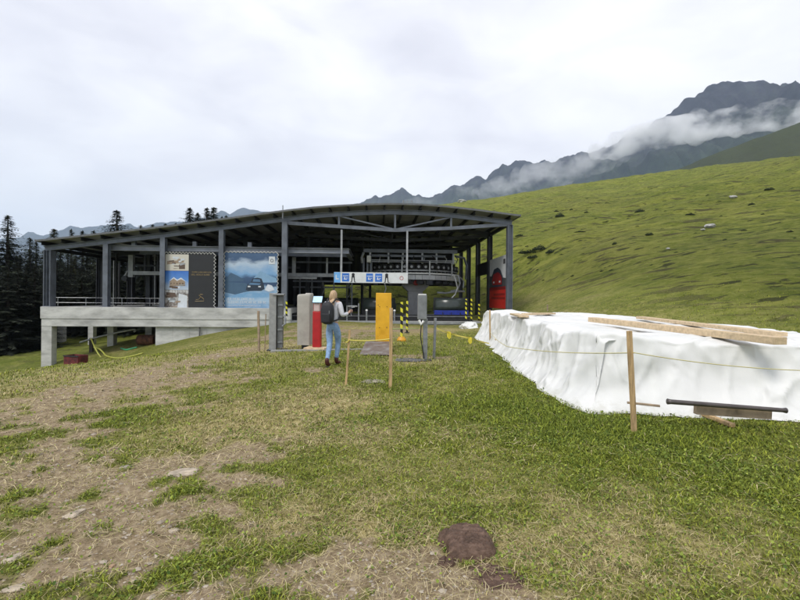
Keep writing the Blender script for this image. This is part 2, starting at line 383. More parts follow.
# clover and small broad leaves
def leaves(n, r0, r1, s):
    x, y = scatter(n, r0, r1, power=1.2); d, dr, lu = masks(x, y)
    k = (rng.uniform(0,1,n) < (.25+.7*lu+.2*sstep(.1,.5,fbm(x/.5, y/.5, 81, 2)))*(1-d*.9)) & ~in_poly(x, y, TARP_BASE); x, y, lu = x[k], y[k], lu[k]; n = len(x)
    z = H(x, y)+rng.uniform(.006, .042, n); a = rng.uniform(0, 2*np.pi, n); sz = s*rng.uniform(.5, 1.5, n); tl = rng.uniform(-.8, .8, (n, 2))
    shp = [(0,-.15),(.7,.35),(.6,1.1),(0,1.5),(-.6,1.1),(-.7,.35)]
    vs = []
    for u, v in shp:
        X = (u*np.cos(a)-v*np.sin(a))*sz*.6; Y = (u*np.sin(a)+v*np.cos(a))*sz*.6
        vs.append(np.stack([x+X, y+Y, z+X*tl[:,0]+Y*tl[:,1]+abs(u)*sz*.18], -1))
    V = np.stack(vs, 1); idx = np.arange(n)[:,None]*6
    q = np.concatenate([idx+np.array([[0,1,2]]), idx+np.array([[0,2,3]]), idx+np.array([[0,3,4]]), idx+np.array([[0,4,5]])])
    t = rng.uniform(0,1,n)[:,None]; t = t**.8; c = np.array([.045,.085,.010])*t+np.array([.30,.36,.06])*(1-t)
    return V.reshape(-1,3), q, np.repeat(c, 6, 0)
V, F, C = join([leaves(75000, 1.7, 5.5, .0145), leaves(45000, 5, 12, .022)])
tag(npmesh('clover', V, F, BLADE, smooth=False, attrs={'tint': C}), 'clover and small broad leaves among the grass', 'ground cover', kind='stuff')
def pebbles(n, r0, r1, s):
    x, y = scatter(n, r0, r1, power=1.1); d, dr, lu = masks(x, y)
    k = (rng.uniform(0,1,n) < d*.8+.02) & ~in_poly(x, y, TARP_BASE); x, y = x[k], y[k]; n = len(x); z = H(x, y)
    base = np.array([(0,0,1),(1,0,.1),(.4,.9,.2),(-.8,.6,.1),(-.8,-.6,.25),(.4,-.9,.1),(0,0,-.6)], float)
    fac = np.array([(0,1,2),(0,2,3),(0,3,4),(0,4,5),(0,5,1),(6,2,1),(6,3,2),(6,4,3),(6,5,4),(6,1,5)])
    sc = s*rng.lognormal(0, .5, (n,1,1)); jit = base[None]*(1+rng.normal(0,.25,(n,7,3))); a = rng.uniform(0, 6.28, n)
    ca, sa = np.cos(a)[:,None], np.sin(a)[:,None]; P3 = jit.copy(); P3[:,:,0] = jit[:,:,0]*ca-jit[:,:,1]*sa; P3[:,:,1] = jit[:,:,0]*sa+jit[:,:,1]*ca
    P3[:,:,2] *= .5; V = P3*sc+np.stack([x,y,z],-1)[:,None]
    q = (np.arange(n)[:,None,None]*7+fac[None]).reshape(-1,3); t = rng.uniform(0,1,n)[:,None]
    c = np.array([.48,.42,.34])*t+np.array([.22,.17,.12])*(1-t)
    return V.reshape(-1,3), q, np.repeat(c, 7, 0)
V, F, C = join([pebbles(22000, 1.7, 6, .0058), pebbles(10000, 5, 16, .011)])
tag(npmesh('gravel', V, F, BLADE, smooth=False, attrs={'tint': C}), 'small gravel and soil crumbs on the bare patches', 'gravel', kind='stuff')

# ---------------------------------------------------------------- stones as things
def stone(px, py, sx, sy, sz, label, m=STONE, rz=0, name='stone', sink=.3, loc=None):
    c = loc or G(px, py); bm = bmesh.new(); bmesh.ops.create_icosphere(bm, subdivisions=3, radius=1)
    sd = random.uniform(0, 100)
    for v in bm.verts:
        p = v.co.copy(); n = mnoise.fractal(p*1.1+Vector((sd,0,0)), 1, 2, 4)
        f = 1+.35*n; v.co = Vector((p.x*sx*f/2, p.y*sy*f/2, p.z*sz*f/2))
        v.co.z = min(v.co.z, sz*.33+.06*sz*n)
    me = bpy.data.meshes.new(name); bm.to_mesh(me); bm.free(); me.materials.append(m)
    o = bpy.data.objects.new(name, me); COL.objects.link(o); o.location = c+Vector((0,0,sz*(.5-sink)*.6)); o.rotation_euler = (0,0,rz)
    return tag(o, label, 'stone')
stone(185,473,.24,.16,.06,'flat pale triangular stone lying in the bare soil of the track', rz=.5)
stone(75,515,.07,.16,.05,'narrow pale stone standing half buried in dirt near a green patch', rz=-.4)
stone(12,560,.07,.10,.04,'chalky pale stone at the edge of the picture in brown soil', rz=-.4)
stone(174,531,.07,.05,.03,'small rounded pale stone in the dirt between grass tufts', rz=.4)
stone(112,567,.04,.03,.03,'tiny tan pebble on the bare soil beside a leafy green patch', M('tan_stone',(.40,.27,.17),.9))
stone(373,382,.42,.30,.06,'flat pale slab lying on the grass between two wooden stakes', STONED, rz=.1)
stone(125,468,.10,.07,.04,'small grey stone on the grass edge of the dirt track', STONED, rz=.2)
stone(15,590,.13,.06,.04,'long flat stone at the bottom of the dirt patch', STONE, rz=.3)
# ================================================================ dung
def dung():
    c = G(470,553); root = empty('cow_dung', c, 0, 'dark brown dried cow pat with cracked crust among the grass', 'dung')
    dm, nt, b = nmat('dung_crust'); f = noisec(nt, 16, 8, rough=.7, stretch=(.5,1.6,1))
    nt.links.new(ramp(nt, f, [(.3,(.040,.021,.012)),(.5,(.115,.066,.043)),(.7,(.22,.14,.10))]), b.inputs['Base Color']); b.inputs['Roughness'].default_value = .62
    bump(nt, b, f, .9, .02)
    def blob(name, ox, oy, sx, sy, sz, seed, tilt=0):
        n = 56; V = []; F = []
        rings = 26
        for i in range(rings+1):
            t = i/rings
            for k in range(n):
                a = 2*math.pi*k/n
                rr = 1+.20*mnoise.noise(Vector((math.cos(a)*1.4, math.sin(a)*1.4, seed)))+.08*mnoise.noise(Vector((math.cos(a)*3, math.sin(a)*3, seed+5)))+.05*mnoise.noise(Vector((math.cos(a)*5, math.sin(a)*5, seed)))
                prof = t if t < .8 else .8+(t-.8)*.9; x, y = math.cos(a)*rr*prof*sx/2, math.sin(a)*rr*prof*sy/2
                z = sz*((1-max(0,(t-.62)/.38)**2.2) if t > .62 else 1)
                z += .014*mnoise.fractal(Vector((x*26, y*60+seed, 0)), 1, 2, 4)*(1 if t < .9 else .3) - .012*(abs(math.sin(y*70+3*mnoise.noise(Vector((x*12,y*12,seed)))*2)) < .25)*(t < .85)
                V.append((ox+x, oy+y, z+tilt*y))
        for i in range(rings):
            for k in range(n): F.append((i*n+k, i*n+(k+1)%n, (i+1)*n+(k+1)%n, (i+1)*n+k))
        mb = MB(); mb.add(V, F); return mb.build(name, dm, root, smooth=True)
    blob('crust', -.0, .04, .37, .36, .10, 7.7, .14); blob('smear', .08, -.25, .40, .26, .022, 9.1); blob('lobe', -.09, .10, .24, .22, .06, 4.4, .1); blob('crumb', -.16, -.13, .12, .11, .03, 5.7)
dung()
stone(421,534,.07,.03,.02,'small reddish brown clod on the dirt beside the cow pat', M('brown_clod',(.13,.07,.05),.9))

# ================================================================ MOUNTAINS
def interp(pts, x):
    xs = [p[0] for p in pts]; ys = [p[1] for p in pts]; return np.interp(x, xs, ys)
def mountain(name, pts, r_of, p0, p1, mat, depth, nx=420, ny=90, rough=1.0, foot=.25, seed=0, jag=1.0):
    px = np.linspace(p0, p1, nx); py = interp(pts, px)
    D = [ray(a, b) for a, b in zip(px, py)]
    rr = np.array([r_of(a) for a in px]); dx = np.array([d.x for d in D]); dz = np.array([d.z for d in D])
    t = np.linspace(-1, 1, ny)                      # -1 near foot .. 0 ridge .. 1 behind
    T, PX = np.meshgrid(t, px, indexing='ij')
    RR = np.broadcast_to(rr, T.shape); DX = np.broadcast_to(dx, T.shape); DZ = np.broadcast_to(dz, T.shape)
    sc = RR/1000.0
    Yp = RR + T*depth; Xp = DX*RR*(1+T*depth/RR*.6)
    ridge = CAMZ + DZ*RR + fbm(Xp/(22*sc)+T*0, Yp*0+seed, seed, 4)*7*sc*jag
    fall = np.where(T < 0, np.abs(T)**1.05, np.abs(T)**1.3)
    base = ridge*(1-fall) + fall*(-40 + foot*ridge*0)
    g = 1-2*np.abs(fbm(Xp/(150*sc)+Yp/(900*sc), Yp/(420*sc), seed+3, 5))
    g2 = fbm(Xp/(45*sc), Yp/(70*sc), seed+8, 4)
    amp = ridge*.16*rough*np.sin(np.clip(np.abs(T)*.92+.02, 0, 1)*np.pi)**1.5
    Zp = base + amp*(g*1.1-.45) + g2*ridge*.045*rough*np.clip(np.abs(T)*4, 0, 1)-ridge*.004*rough
    V = np.stack([Xp, Yp, Zp], -1).reshape(-1,3)
    i = np.arange(ny-1)[:,None]*nx; j = np.arange(nx-1)[None,:]
    F = np.stack([i+j, i+j+1, i+nx+j+1, i+nx+j], -1).reshape(-1,4)
    return tag(npmesh(name, V, F, mat), kind='structure')
def rock_mat(name, rock, green, glo, ghi, sc):
    m, nt, b = nmat(name)
    ge = N(nt, 'ShaderNodeNewGeometry'); sp = N(nt, 'ShaderNodeSeparateXYZ'); nt.links.new(ge.outputs['Position'], sp.inputs[0])
    f = noisec(nt, sc, 9, rough=.68); f2 = noisec(nt, sc*.25, 5)
    mr = N(nt, 'ShaderNodeMapRange'); mr.inputs['From Min'].default_value = glo; mr.inputs['From Max'].default_value = ghi; mr.inputs['To Min'].default_value = 1; mr.inputs['To Max'].default_value = 0
    nt.links.new(sp.outputs['Z'], mr.inputs['Value'])
    ad = N(nt, 'ShaderNodeMath', operation='ADD'); nt.links.new(mr.outputs[0], ad.inputs[0])
    mu = N(nt, 'ShaderNodeMath', operation='MULTIPLY_ADD'); nt.links.new(f, mu.inputs[0]); mu.inputs[1].default_value = 1.6; mu.inputs[2].default_value = -.8; nt.links.new(mu.outputs[0], ad.inputs[1]); ad.use_clamp = True
    rc = ramp(nt, f, [(.3, tuple(c*.45 for c in rock)), (.7, tuple(c*1.4 for c in rock))]); gc = ramp(nt, f2, [(.3, tuple(c*.65 for c in green)), (.7, green)])
    nt.links.new(mixc(nt, ad.outputs[0], rc, gc), b.inputs['Base Color']); b.inputs['Roughness'].default_value = 1; b.inputs['Specular IOR Level'].default_value = 0
    bump(nt, b, f, .9, 12)
    return m
RM = [(330,215),(360,204),(375,197),(387,192),(396,190),(404,189),(412,193),(420,192),(430,194),(442,192),(452,187),(464,184),(471,178),(478,175),(486,177),(494,170),(503,164.5),(512,163),(525,160),(534,163),(547,161),(562,159),(580,154),(596,148),(610,143),(624,134),(640,128),(651,123),(660,119),(668,112),(679,103),(690,96),(702,88),(712,83),(725,82),(739,79),(755,80),(770,81),(794,82),(815,84),(850,92),(900,110),(980,150)]
mountain('mountain', RM, lambda a: 3400-1500*sstep(380, 800, a), 325, 980, rock_mat('rock_face', (.042,.040,.052), (.075,.11,.055), 420, 860, .012), 950, nx=1000, ny=200, seed=4, rough=2.1, jag=1.7)
SM = [(430,208),(560,199),(600,193),(640,182),(665,173),(690,163),(715,152),(740,143),(770,132),(800,121),(850,105),(900,100),(980,100)]
mountain('mountain_shoulder', SM, lambda a: 1150-350*sstep(560, 800, a), 430, 980, rock_mat('alpine_turf', (.09,.085,.06), (.075,.085,.04), 500, 900, .03), 420, nx=420, ny=70, rough=.35, seed=14, jag=.25)
LM = [(-260,262),(-120,246),(-40,242),(10,238),(22,237),(28,231.5),(33,232),(40,236),(55,232),(66,228),(70,226.5),(82,227.5),(95,227),(112,226),(130,224),(140,227),(150,224),(165,221),(183,220.5),(200,217),(212,216),(221,209),(230,213),(238,208),(245,206),(251,207),(262,211),(275,213),(290,216),(330,219),(380,228),(440,240)]
mountain('mountain_range', LM, lambda a: 5600, -260, 440, rock_mat('far_rock', (.05,.052,.06), (.04,.055,.04), 100, 500, .006), 1500, nx=620, ny=120, seed=23, jag=.9, rough=1.4)

# ---------------------------------------------------------------- haze and cloud bank
def vol_mat(name, col, dens):
    m = bpy.data.materials.new(name); m.use_nodes = True; nt = m.node_tree; nt.nodes.clear()
    o = nt.nodes.new('ShaderNodeOutputMaterial'); v = nt.nodes.new('ShaderNodeVolumePrincipled')
    v.inputs['Color'].default_value = (*col, 1); v.inputs['Density'].default_value = dens; v.inputs['Anisotropy'].default_value = .1
    nt.links.new(v.outputs[0], o.inputs['Volume']); return m, nt, v
hm, _, _ = vol_mat('haze_air', (.62,.77,1.0), 1.05e-4)
tag(MB().box((0, 500, 640), (15000, 14500, 1420)).build('haze', hm), 'thin pale mountain haze', 'haze', kind='stuff')
def cloud(name, pts, width_m, label, dens, r_of, seed):
    """a lumpy hull hugging the mountain side, filled with uneven mist"""
    m, nt, v = vol_mat('mist_'+name+str(seed), (1,1,1), dens)
    tc = N(nt, 'ShaderNodeTexCoord'); 
    n = N(nt, 'ShaderNodeTexNoise', Scale=.0062, Detail=6, Roughness=.62); mp = N(nt, 'ShaderNodeMapping'); mp.inputs['Scale'].default_value = (1,1,1.5); mp.inputs['Location'].default_value = (seed*37.1,0,0)
    nt.links.new(tc.outputs['Object'], mp.inputs[0]); nt.links.new(mp.outputs[0], n.inputs['Vector'])
    g = N(nt, 'ShaderNodeAttribute')
    mr = N(nt, 'ShaderNodeMapRange'); mr.inputs['From Min'].default_value = .43 if seed == 1 else .47; mr.inputs['From Max'].default_value = .60; mr.inputs['To Max'].default_value = dens
    nt.links.new(n.outputs['Fac'], mr.inputs['Value']); nt.links.new(mr.outputs[0], v.inputs['Density'])
    c = [P(a, b, r_of(a)) for a, b, _ in pts]; rs = [w*(1.5-.45*min(1,max(0,(a-620)/80)))*r_of(a)/FPX for a, _, w in pts]
    # refine
    fine, fr = [], []
    for i in range(len(c)-1):
        for k in range(6):
            t = k/6; fine.append(c[i].lerp(c[i+1], t)); fr.append(rs[i]*(1-t)+rs[i+1]*t)
    fine.append(c[-1]); fr.append(rs[-1])
    fr = [q*(.75+.6*abs(mnoise.noise(Vector((i*.45, seed, 0))))) for i, q in enumerate(fr)]
    fr[0] *= .2; fr[-1] *= .2
    mb = MB().tube(fine, fr, 18)
    o = mb.build(name, m, smooth=True)
    return tag(o, label, 'cloud', kind='stuff')
CLOUDS = True
if CLOUDS:
    rc = lambda a: 3400-1500*float(sstep(380, 800, np.array(a, float))) - 420
    cloud('cloud_bank', [(590,152,5),(615,146,10),(645,137,14),(680,130,16),(715,124,17),(750,119,17),(790,113,17),(830,108,16),(880,104,8)], 0, 'long white cloud bank lying across the dark mountain', .03, rc, 1)
    cloud('cloud_bank', [(470,196,4),(500,188,9),(530,180,12),(560,172,12),(590,163,11),(615,156,8),(640,150,5)], 0, 'wispy mist drifting below the ridge', .0065, rc, 2)
    cloud('cloud_bank', [(400,203,2),(430,200,5),(460,195,6),(490,188,5),(520,182,3)], 0, 'low thin mist at the foot of the ridge', .004, rc, 3)

# ================================================================ TREES
LEAF = [M('spruce_needles', (.040,.055,.026), .8, 0, .35, 1.2), M('spruce_needles_olive', (.075,.085,.028), .8, 0, .35, 1.2), M('spruce_needles_dark', (.022,.030,.014), .85, 0, .35, 1.2)]
BARK = M('spruce_bark', (.07,.055,.045), .9, 0, .3, 8)
def spruce_mesh(seed, hgt=1.0, spread=.19, dens=1.0):
    rd = random.Random(seed); V = []; F = []
    def quad(p, d, s, w):
        u = d.cross(Vector((0,0,1)));  u = u.normalized() if u.length > 1e-4 else Vector((1,0,0))
        o = len(V); V.extend([tuple(p-u*w), tuple(p+u*w), tuple(p+d*s+u*w*.25), tuple(p+d*s-u*w*.25)]); F.append((o,o+1,o+2,o+3))
    z = .04
    while z < .985:
        t = 1-z; L = spread*(t**.95)*(.60+.65*rd.random())+.004
        nb = int((5.5+rd.random()*4)*dens)
        for k in range(nb):
            a = rd.uniform(0, 6.283); l = L*rd.uniform(.45, 1.25); droop = rd.uniform(.12, .5)*(.3+t)
            ns = max(3, int(l/.012))
            for j in range(1, ns+1):
                q = j/ns; r = l*q; p = Vector((math.cos(a)*r, math.sin(a)*r, z - droop*r*(1-.35*q) + .02*q*q*l))
                wdt = min(.019, .006+t*.03)*(1-q*.6)+.0025
                for sgn in (-1, 1):
                    dd = Vector((math.cos(a+sgn*rd.uniform(.3,1.1)), math.sin(a+sgn*rd.uniform(.3,1.1)), rd.uniform(-.7,.05))).normalized()
                    quad(p+Vector((0,0,rd.uniform(-.006,.004))), dd, wdt*rd.uniform(1.0,2.0), wdt*.38)
        z += .016*(1.15-.5*z)
    for k in range(8):
        quad(Vector((0,0,.955+.004*k)), Vector((math.cos(k*2.4)*.4, math.sin(k*2.4)*.4, .9)).normalized(), .014, .003)
    return V, F
SPR = []
for s in range(5):
    V, F = spruce_mesh(100+s, spread=[.17,.20,.24,.15,.21][s], dens=[1,1.1,1.2,.9,1.3][s])
    me = bpy.data.meshes.new('crown'); me.from_pydata(V, [], F); me.update(); SPR.append(me)
tm = MB().tube([(0,0,-.03),(0,0,.3),(0,0,.7),(0,0,.99)], [.017,.012,.006,.0015], 8)
_t = tm.build('trunk', BARK); TRUNK = _t.data; bpy.data.objects.remove(_t)
CROWNS = {}
def tree(px, py, Y, var, mi, wide=1.0, label='', group=None, name='spruce_tree'):
    top = P(px, py, Y); gz = float(H(np.array([top.x]), np.array([Y]), False)[0]); hh = top.z-gz
    r = empty(name, (top.x, Y, gz-.1), random.uniform(0, 6.28), label, 'tree', group)
    key = (var, mi)
    if key not in CROWNS:
        me = SPR[var].copy(); me.materials.clear(); me.materials.append(LEAF[mi]); CROWNS[key] = me
    for nm, me in (('trunk', TRUNK), ('crown', CROWNS[key])):
        o = bpy.data.objects.new(nm, me); COL.objects.link(o); o.parent = r
        o.scale = (hh*wide, hh*wide, hh)
    return r
named = [(8,213,44,1,0,1.0,'tallest dark spruce at the edge of the forest rising over the others'),(-22,222,43,0,0,1.0,'dark spruce partly cut by the picture edge beside the tallest one'),
 (30,236,50,2,0,1.0,'lower dark spruce just beside the tallest edge spruce'),(54,227,56,4,1,1.1,'olive green spruce standing behind the corner column of the station'),
 (117,208,47,2,0,1.05,'broad dark spruce rising well above the low end of the roof'),(83,229,60,3,0,.9,'thin spruce tip behind the roof beside the far ridge'),
 (94,229,62,0,0,.9,'small spruce tip just over the sloping roof edge'),(190,206,64,4,0,1.1,'bushy spruce top above the roof, first of three close tops'),
 (198,211,68,3,0,.9,'slender spruce tip between two bushy tops above the roof'),(207,206,64,1,0,1.0,'narrow dark spruce top over the roof in the middle of the group'),
 (214,205.5,66,2,0,1.0,'dense spruce top closing the group above the roof')]
for a in named: tree(*a[:5], 1.95, a[6])
rt = random.Random(5)
for px in (222,226,231,248,256,268,276,282,72,140,152,166,175):
    tree(px+rt.uniform(-1,1), rt.uniform(212,216) if px > 200 else 232-px*.06, rt.uniform(85,100), rt.choice([0,1,3]), 0, 1.5, 'small distant spruce tip peeking over the station roof', 'distant spruce tips behind the roof')
for k in range(58):
    px = -130+k*7.2+rt.uniform(-4,4)
    tree(px, rt.uniform(240,258) if px < 290 else 262, rt.uniform(44,56), rt.choice([0,1,2,4]), rt.choice([2,2,0,1]) if px < 300 else 2, 1.6, 'dark spruce of the dense forest edge behind the station', 'dense spruces of the forest edge')
for k in range(52):
    px = -180+k*8.5+rt.uniform(-4,4)
    tree(px, rt.uniform(258,272), rt.uniform(41,44) if px > 40 else rt.uniform(32.5,36), rt.choice([2,4]), 2, 1.9, 'low shadowy spruce with skirt to the ground under the forest edge', 'low spruces along the forest edge')

# ================================================================ STATION
ST_RZ = R(3.0); SO = Vector((0, 28, 0))
SX = Vector((math.cos(ST_RZ), math.sin(ST_RZ), 0)); SY = Vector((-math.sin(ST_RZ), math.cos(ST_RZ), 0))
def L(px, py, d=0.0):
    """pixel -> station-local point on the plane at depth d behind the facade"""
    r = ray(px, py); o = Vector((0,0,CAMZ)); t = (SO + SY*d - o).dot(SY)/r.dot(SY)
    p = o + r*t - SO; return Vector((p.dot(SX), d, p.z))
def W(l): return SO + SX*l[0] + SY*l[1] + Vector((0,0,l[2]))
def gl(u, d): w = W((u,d,0)); return h1(w.x, w.y)
st = empty('lift_station', SO, ST_RZ, 'open steel chairlift station with low arched roof on a concrete deck', 'lift station')
ROOF = [(45,241.5),(100,235.5),(160,228.8),(225,220.5),(288,212),(315,209),(340,207.3),(365,206),(390,205.4),(420,206),(450,208.5),(480,212),(516,216.8)]
rp = [L(a, b) for a, b in ROOF]; ru = [p.x for p in rp]; rz = [p.z for p in rp]
def zr(u): return float(np.interp(u, ru, rz))
U0, U1 = ru[0]-.15, ru[-1]+.1; DEP = 17.0
DROWS = [0, 5.0, 8.9, 12.7, 16.5]
CU = [L(p, 300).x for p in (49.5,106.5,163.2,221.5,284.5,509)]
zdeck = L(160, 307.3).z
# roof sheet (with thickness) following the arch
us = np.linspace(U0, U1, 60); mb = MB()
for i in range(59):
    a, b = us[i], us[i+1]; mb.add([(a,-.55,zr(a)-.05),(b,-.55,zr(b)-.05),(b,DEP,zr(b)-.05),(a,DEP,zr(a)-.05)], [(0,1,2,3)])
mb.build('roof_sheet', ROOFU, st)
mb = MB()
for i in range(59):
    a, b = us[i], us[i+1]; mb.add([(a,-.55,zr(a)),(b,-.55,zr(b)),(b,DEP,zr(b)),(a,DEP,zr(a))], [(0,1,2,3)])
mb.build('roof_membrane', ROOFT, st)
mb = MB()
for i in range(59):
    a, b = Vector((us[i],-.57,zr(us[i])-.02)), Vector((us[i+1],-.57,zr(us[i+1])-.02)); mb.bar(a, b, .035, .11)
mb.bar((U1+.02,-.57,zr(U1)-.02),(U1+.02,DEP,zr(U1)-.02),.05,.14); mb.bar((U0-.02,-.57,zr(U0)-.02),(U0-.02,DEP,zr(U0)-.02),.05,.14)
mb.build('roof_edge', M('roof_edge_grey',(.13,.135,.14),.5), st)
u = U0+.25; 
while u < U1-.1:
    zz = zr(u)-.06-.11; MB().ibar((u,-.42,zz),(u,DEP-.1,zz),.12,.22,t=.02).build('purlin', STEELD, st); u += 1.17
# row frames: front one is a visible light beam / truss, rows behind have the interior shade put into a darker colour
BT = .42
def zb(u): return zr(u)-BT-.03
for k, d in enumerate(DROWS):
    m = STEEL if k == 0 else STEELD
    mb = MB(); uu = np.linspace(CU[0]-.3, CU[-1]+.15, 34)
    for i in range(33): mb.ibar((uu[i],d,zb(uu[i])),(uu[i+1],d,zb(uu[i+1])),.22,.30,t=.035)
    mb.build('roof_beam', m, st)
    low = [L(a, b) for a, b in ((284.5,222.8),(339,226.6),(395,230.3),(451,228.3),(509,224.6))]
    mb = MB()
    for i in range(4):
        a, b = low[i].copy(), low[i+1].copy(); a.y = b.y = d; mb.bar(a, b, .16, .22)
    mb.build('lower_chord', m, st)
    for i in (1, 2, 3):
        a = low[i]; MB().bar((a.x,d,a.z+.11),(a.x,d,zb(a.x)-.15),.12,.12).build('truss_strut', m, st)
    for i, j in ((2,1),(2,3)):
        a, b = low[i], low[j]; MB().bar((a.x,d,a.z+.05),(b.x,d,zb(b.x)-.12),.09,.09).build('truss_diagonal', m, st)
# columns
for ci, cu in enumerate(CU):
    for k, d in enumerate(DROWS):
        if ci == 4 and k in (1, 2, 3): continue
        zbt = zdeck if ci < 5 else gl(cu, d)-.2
        w = .34 if (ci in (4,5)) else (.30 if ci else .42)
        mb = MB()
        zt = zb(cu)-.155
        if ci in (0,5):   # flanges facing sideways: the web shows
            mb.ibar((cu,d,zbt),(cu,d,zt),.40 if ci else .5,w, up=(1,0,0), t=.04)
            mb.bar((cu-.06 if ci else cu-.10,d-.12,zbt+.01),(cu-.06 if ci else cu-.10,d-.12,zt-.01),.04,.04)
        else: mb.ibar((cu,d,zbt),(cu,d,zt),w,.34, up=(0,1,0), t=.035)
        mb.box((cu,d,zbt+.02),(.5,.5,.035)); mb.build('column', STEEL if k == 0 else STEELD, st)  # inner columns: shade under the roof is in the darker colour
# long tie beams along the side walls
for cu in (CU[0], CU[-1]): MB().ibar((cu,.2,zb(cu)-.05),(cu,DEP-.2,zb(cu)-.05),.16,.24).build('side_beam', STEELD, st)
# deck
dl, dr_ = L(44.5, 300).x, L(292, 300).x
zb_deck = L(160, 326.5).z; zmid = L(160, 319.0).z
mb = MB().box(((dl+dr_)/2,-.16,(zmid+zdeck)/2),(dr_-dl,.36,zdeck-zmid)); mb.build('deck_edge', CONCW, st, bevel=.015)
MB().box(((dl+dr_)/2+.02,-.10,(zmid+zb_deck)/2-.002),(dr_-dl-.04,.40,zmid-zb_deck)).build('deck_girder', CONCW, st, bevel=.015)
MB().box(((dl+dr_)/2,DEP/2+.03,zdeck-.17),(dr_-dl,DEP,.30)).build('deck_slab', CONC, st)
for d in (6, 12, 16.5): MB().box(((dl+dr_)/2,d,zdeck-.57),(dr_-dl-.1,.4,.46)).build('deck_girder', CONC, st)
# pillars under the deck
def pillar(px, d, w, dd=.45):
    u = L(px, 330, d).x; g = gl(u, d); 
    MB().box((u, d, (zb_deck+g-.4)/2+.0), (w, dd, zb_deck-g+.4)).build('deck_pillar', CONCW, st, bevel=.02)
pillar(49.2, -.06, .62); pillar(112.3, 3.0, .42); pillar(92.3, 9.0, .42); pillar(150, 6.0, .5); pillar(62, 12.0, .5)
pillar(213, .2, .6); pillar(275, .2, .6)
# earth retaining wall behind/under the right part of deck
u_a, u_b = L(156.5, 300).x, dr_
mb = MB(); nn = 8
for i in range(nn):
    a, b = u_a+(u_b-u_a)*i/nn, u_a+(u_b-u_a)*(i+1)/nn; zl = gl((a+b)/2, 0)-.6
    if zl < zb_deck-.02: mb.box(((a+b)/2,.12,(zb_deck+zl)/2),(b-a-.012,.44,zb_deck-zl))
mb.build('retaining_wall', CONCW, st)
# low platform on the boarding side
pl, pr = L(290, 322).x, L(482, 322).x; zp = L(390, 321.2).z
MB().box(((pl+pr)/2,8.0,zp-.3),(pr-pl,16.4,.6)).build('boarding_platform', CONC, st, bevel=.02)
MB().box(((pl+pr)/2,-.22,zp-.08),(pr-pl+.02,.07,.14)).build('platform_edge', STEELL, st)
# dark sheets added at the back to make the interior black
bu0, bu1 = L(297, 300, DEP).x, L(452, 300, DEP).x
mb = MB(); n = 40
for i in range(n):
    a = bu0+(bu1-bu0)*i/n; b = bu0+(bu1-bu0)*(i+1)/n; zbk = 3.1
    mb.box(((a+b)/2,DEP-.02+.03*(i%2),(zbk+zr(a)-.015)/2),(b-a-.004,.05,zr(a)-.015-zbk))
mb.build('back_shade_sheet', DARKP, st)
mb = MB()
for i in range(30):
    a = CU[1]+(dr_-CU[1])*i/30; b = CU[1]+(dr_-CU[1])*(i+1)/30
    mb.box(((a+b)/2,DEP-.02+.03*(i%2),(zdeck+zr(a)-.015)/2),(b-a-.004,.05,zr(a)-.015-zdeck))
mb.build('back_shade_sheet', DARKP, st)  # same added dark sheet behind the deck bays
# mezzanine beam
ml, mr_ = L(108.5, 247.8, .35), L(349, 247.6, .35)
MB().ibar((ml.x,.35,ml.z),(mr_.x,.35,ml.z),.30,.34,t=.03).build('mezzanine_beam', M('pale_grey_blue_paint',(.21,.225,.255),.45,.15,.15,2), st)
MB().ibar((mr_.x-.1,.5,ml.z),(mr_.x-.1,5.2,ml.z),.30,.34,t=.03).build('mezzanine_beam', STEEL, st)
b2 = L(300, 254.5, 3.0); MB().ibar((ml.x+.5,3.0,b2.z),(L(352,254,3).x,3.0,b2.z),.2,.28,t=.03).build('mezzanine_beam', STEEL, st)
for px in (134,195,250): 
    p = L(px, 243, .35); MB().box((p.x,.35,ml.z+.32),(.24,.2,.30)).build('beam_stub', STEEL, st)
# rails across the open bays of the deck
mb = MB()
for py in (297.5, 302.5):
    a, b = L(55, py, 2.0), L(160, py, 2.0); mb.tube([(a.x,2,a.z),(b.x,2,a.z)], .022, 6)
for px in (58, 86, 112, 122, 150, 159): p = L(px, 300, 2.0); mb.tube([(p.x,2,zdeck),(p.x,2,L(100,297.5,2).z)], .022, 6)
mb.build('guard_rail', GALV, st)
# inner thin posts
for px, d, m, r in ((116,4,BLACK,.07),(113.5,7,STEELL,.035),(119,10,BLACK,.08),(154.5,4,STEELL,.03),(205,5,STEELL,.05),(295,9,STEELD,.12),(308,6,STEELD,.15),(362,10,STEELD,.12),(370,13,STEELD,.12),(349,11,STEELD,.1)):
    p = L(px, 300, d); z0 = zdeck if px < 290 else zp; MB().tube([(p.x,d,z0),(p.x,d,zr(p.x)-.5)], r, 8).build('inner_post', m, st)
# roof weather mast
p = L(408, 205); mb = MB().tube([(p.x,.5,p.z-.02),(p.x,.5,p.z+.42)], .02, 6).tube([(p.x-.28,.5,p.z+.32),(p.x+.28,.5,p.z+.32)], .018, 6)
for s in (-.28,.28): mb.tube([(p.x+s,.5,p.z+.25),(p.x+s,.5,p.z+.42)], .05, 8)
mb.build('weather_mast', GALV, st)
p = L(284.5, 214); MB().tube([(p.x,-.5,p.z-.4),(p.x,-.5,p.z+.45)], .03, 6).build('roof_pin', GALV, st)

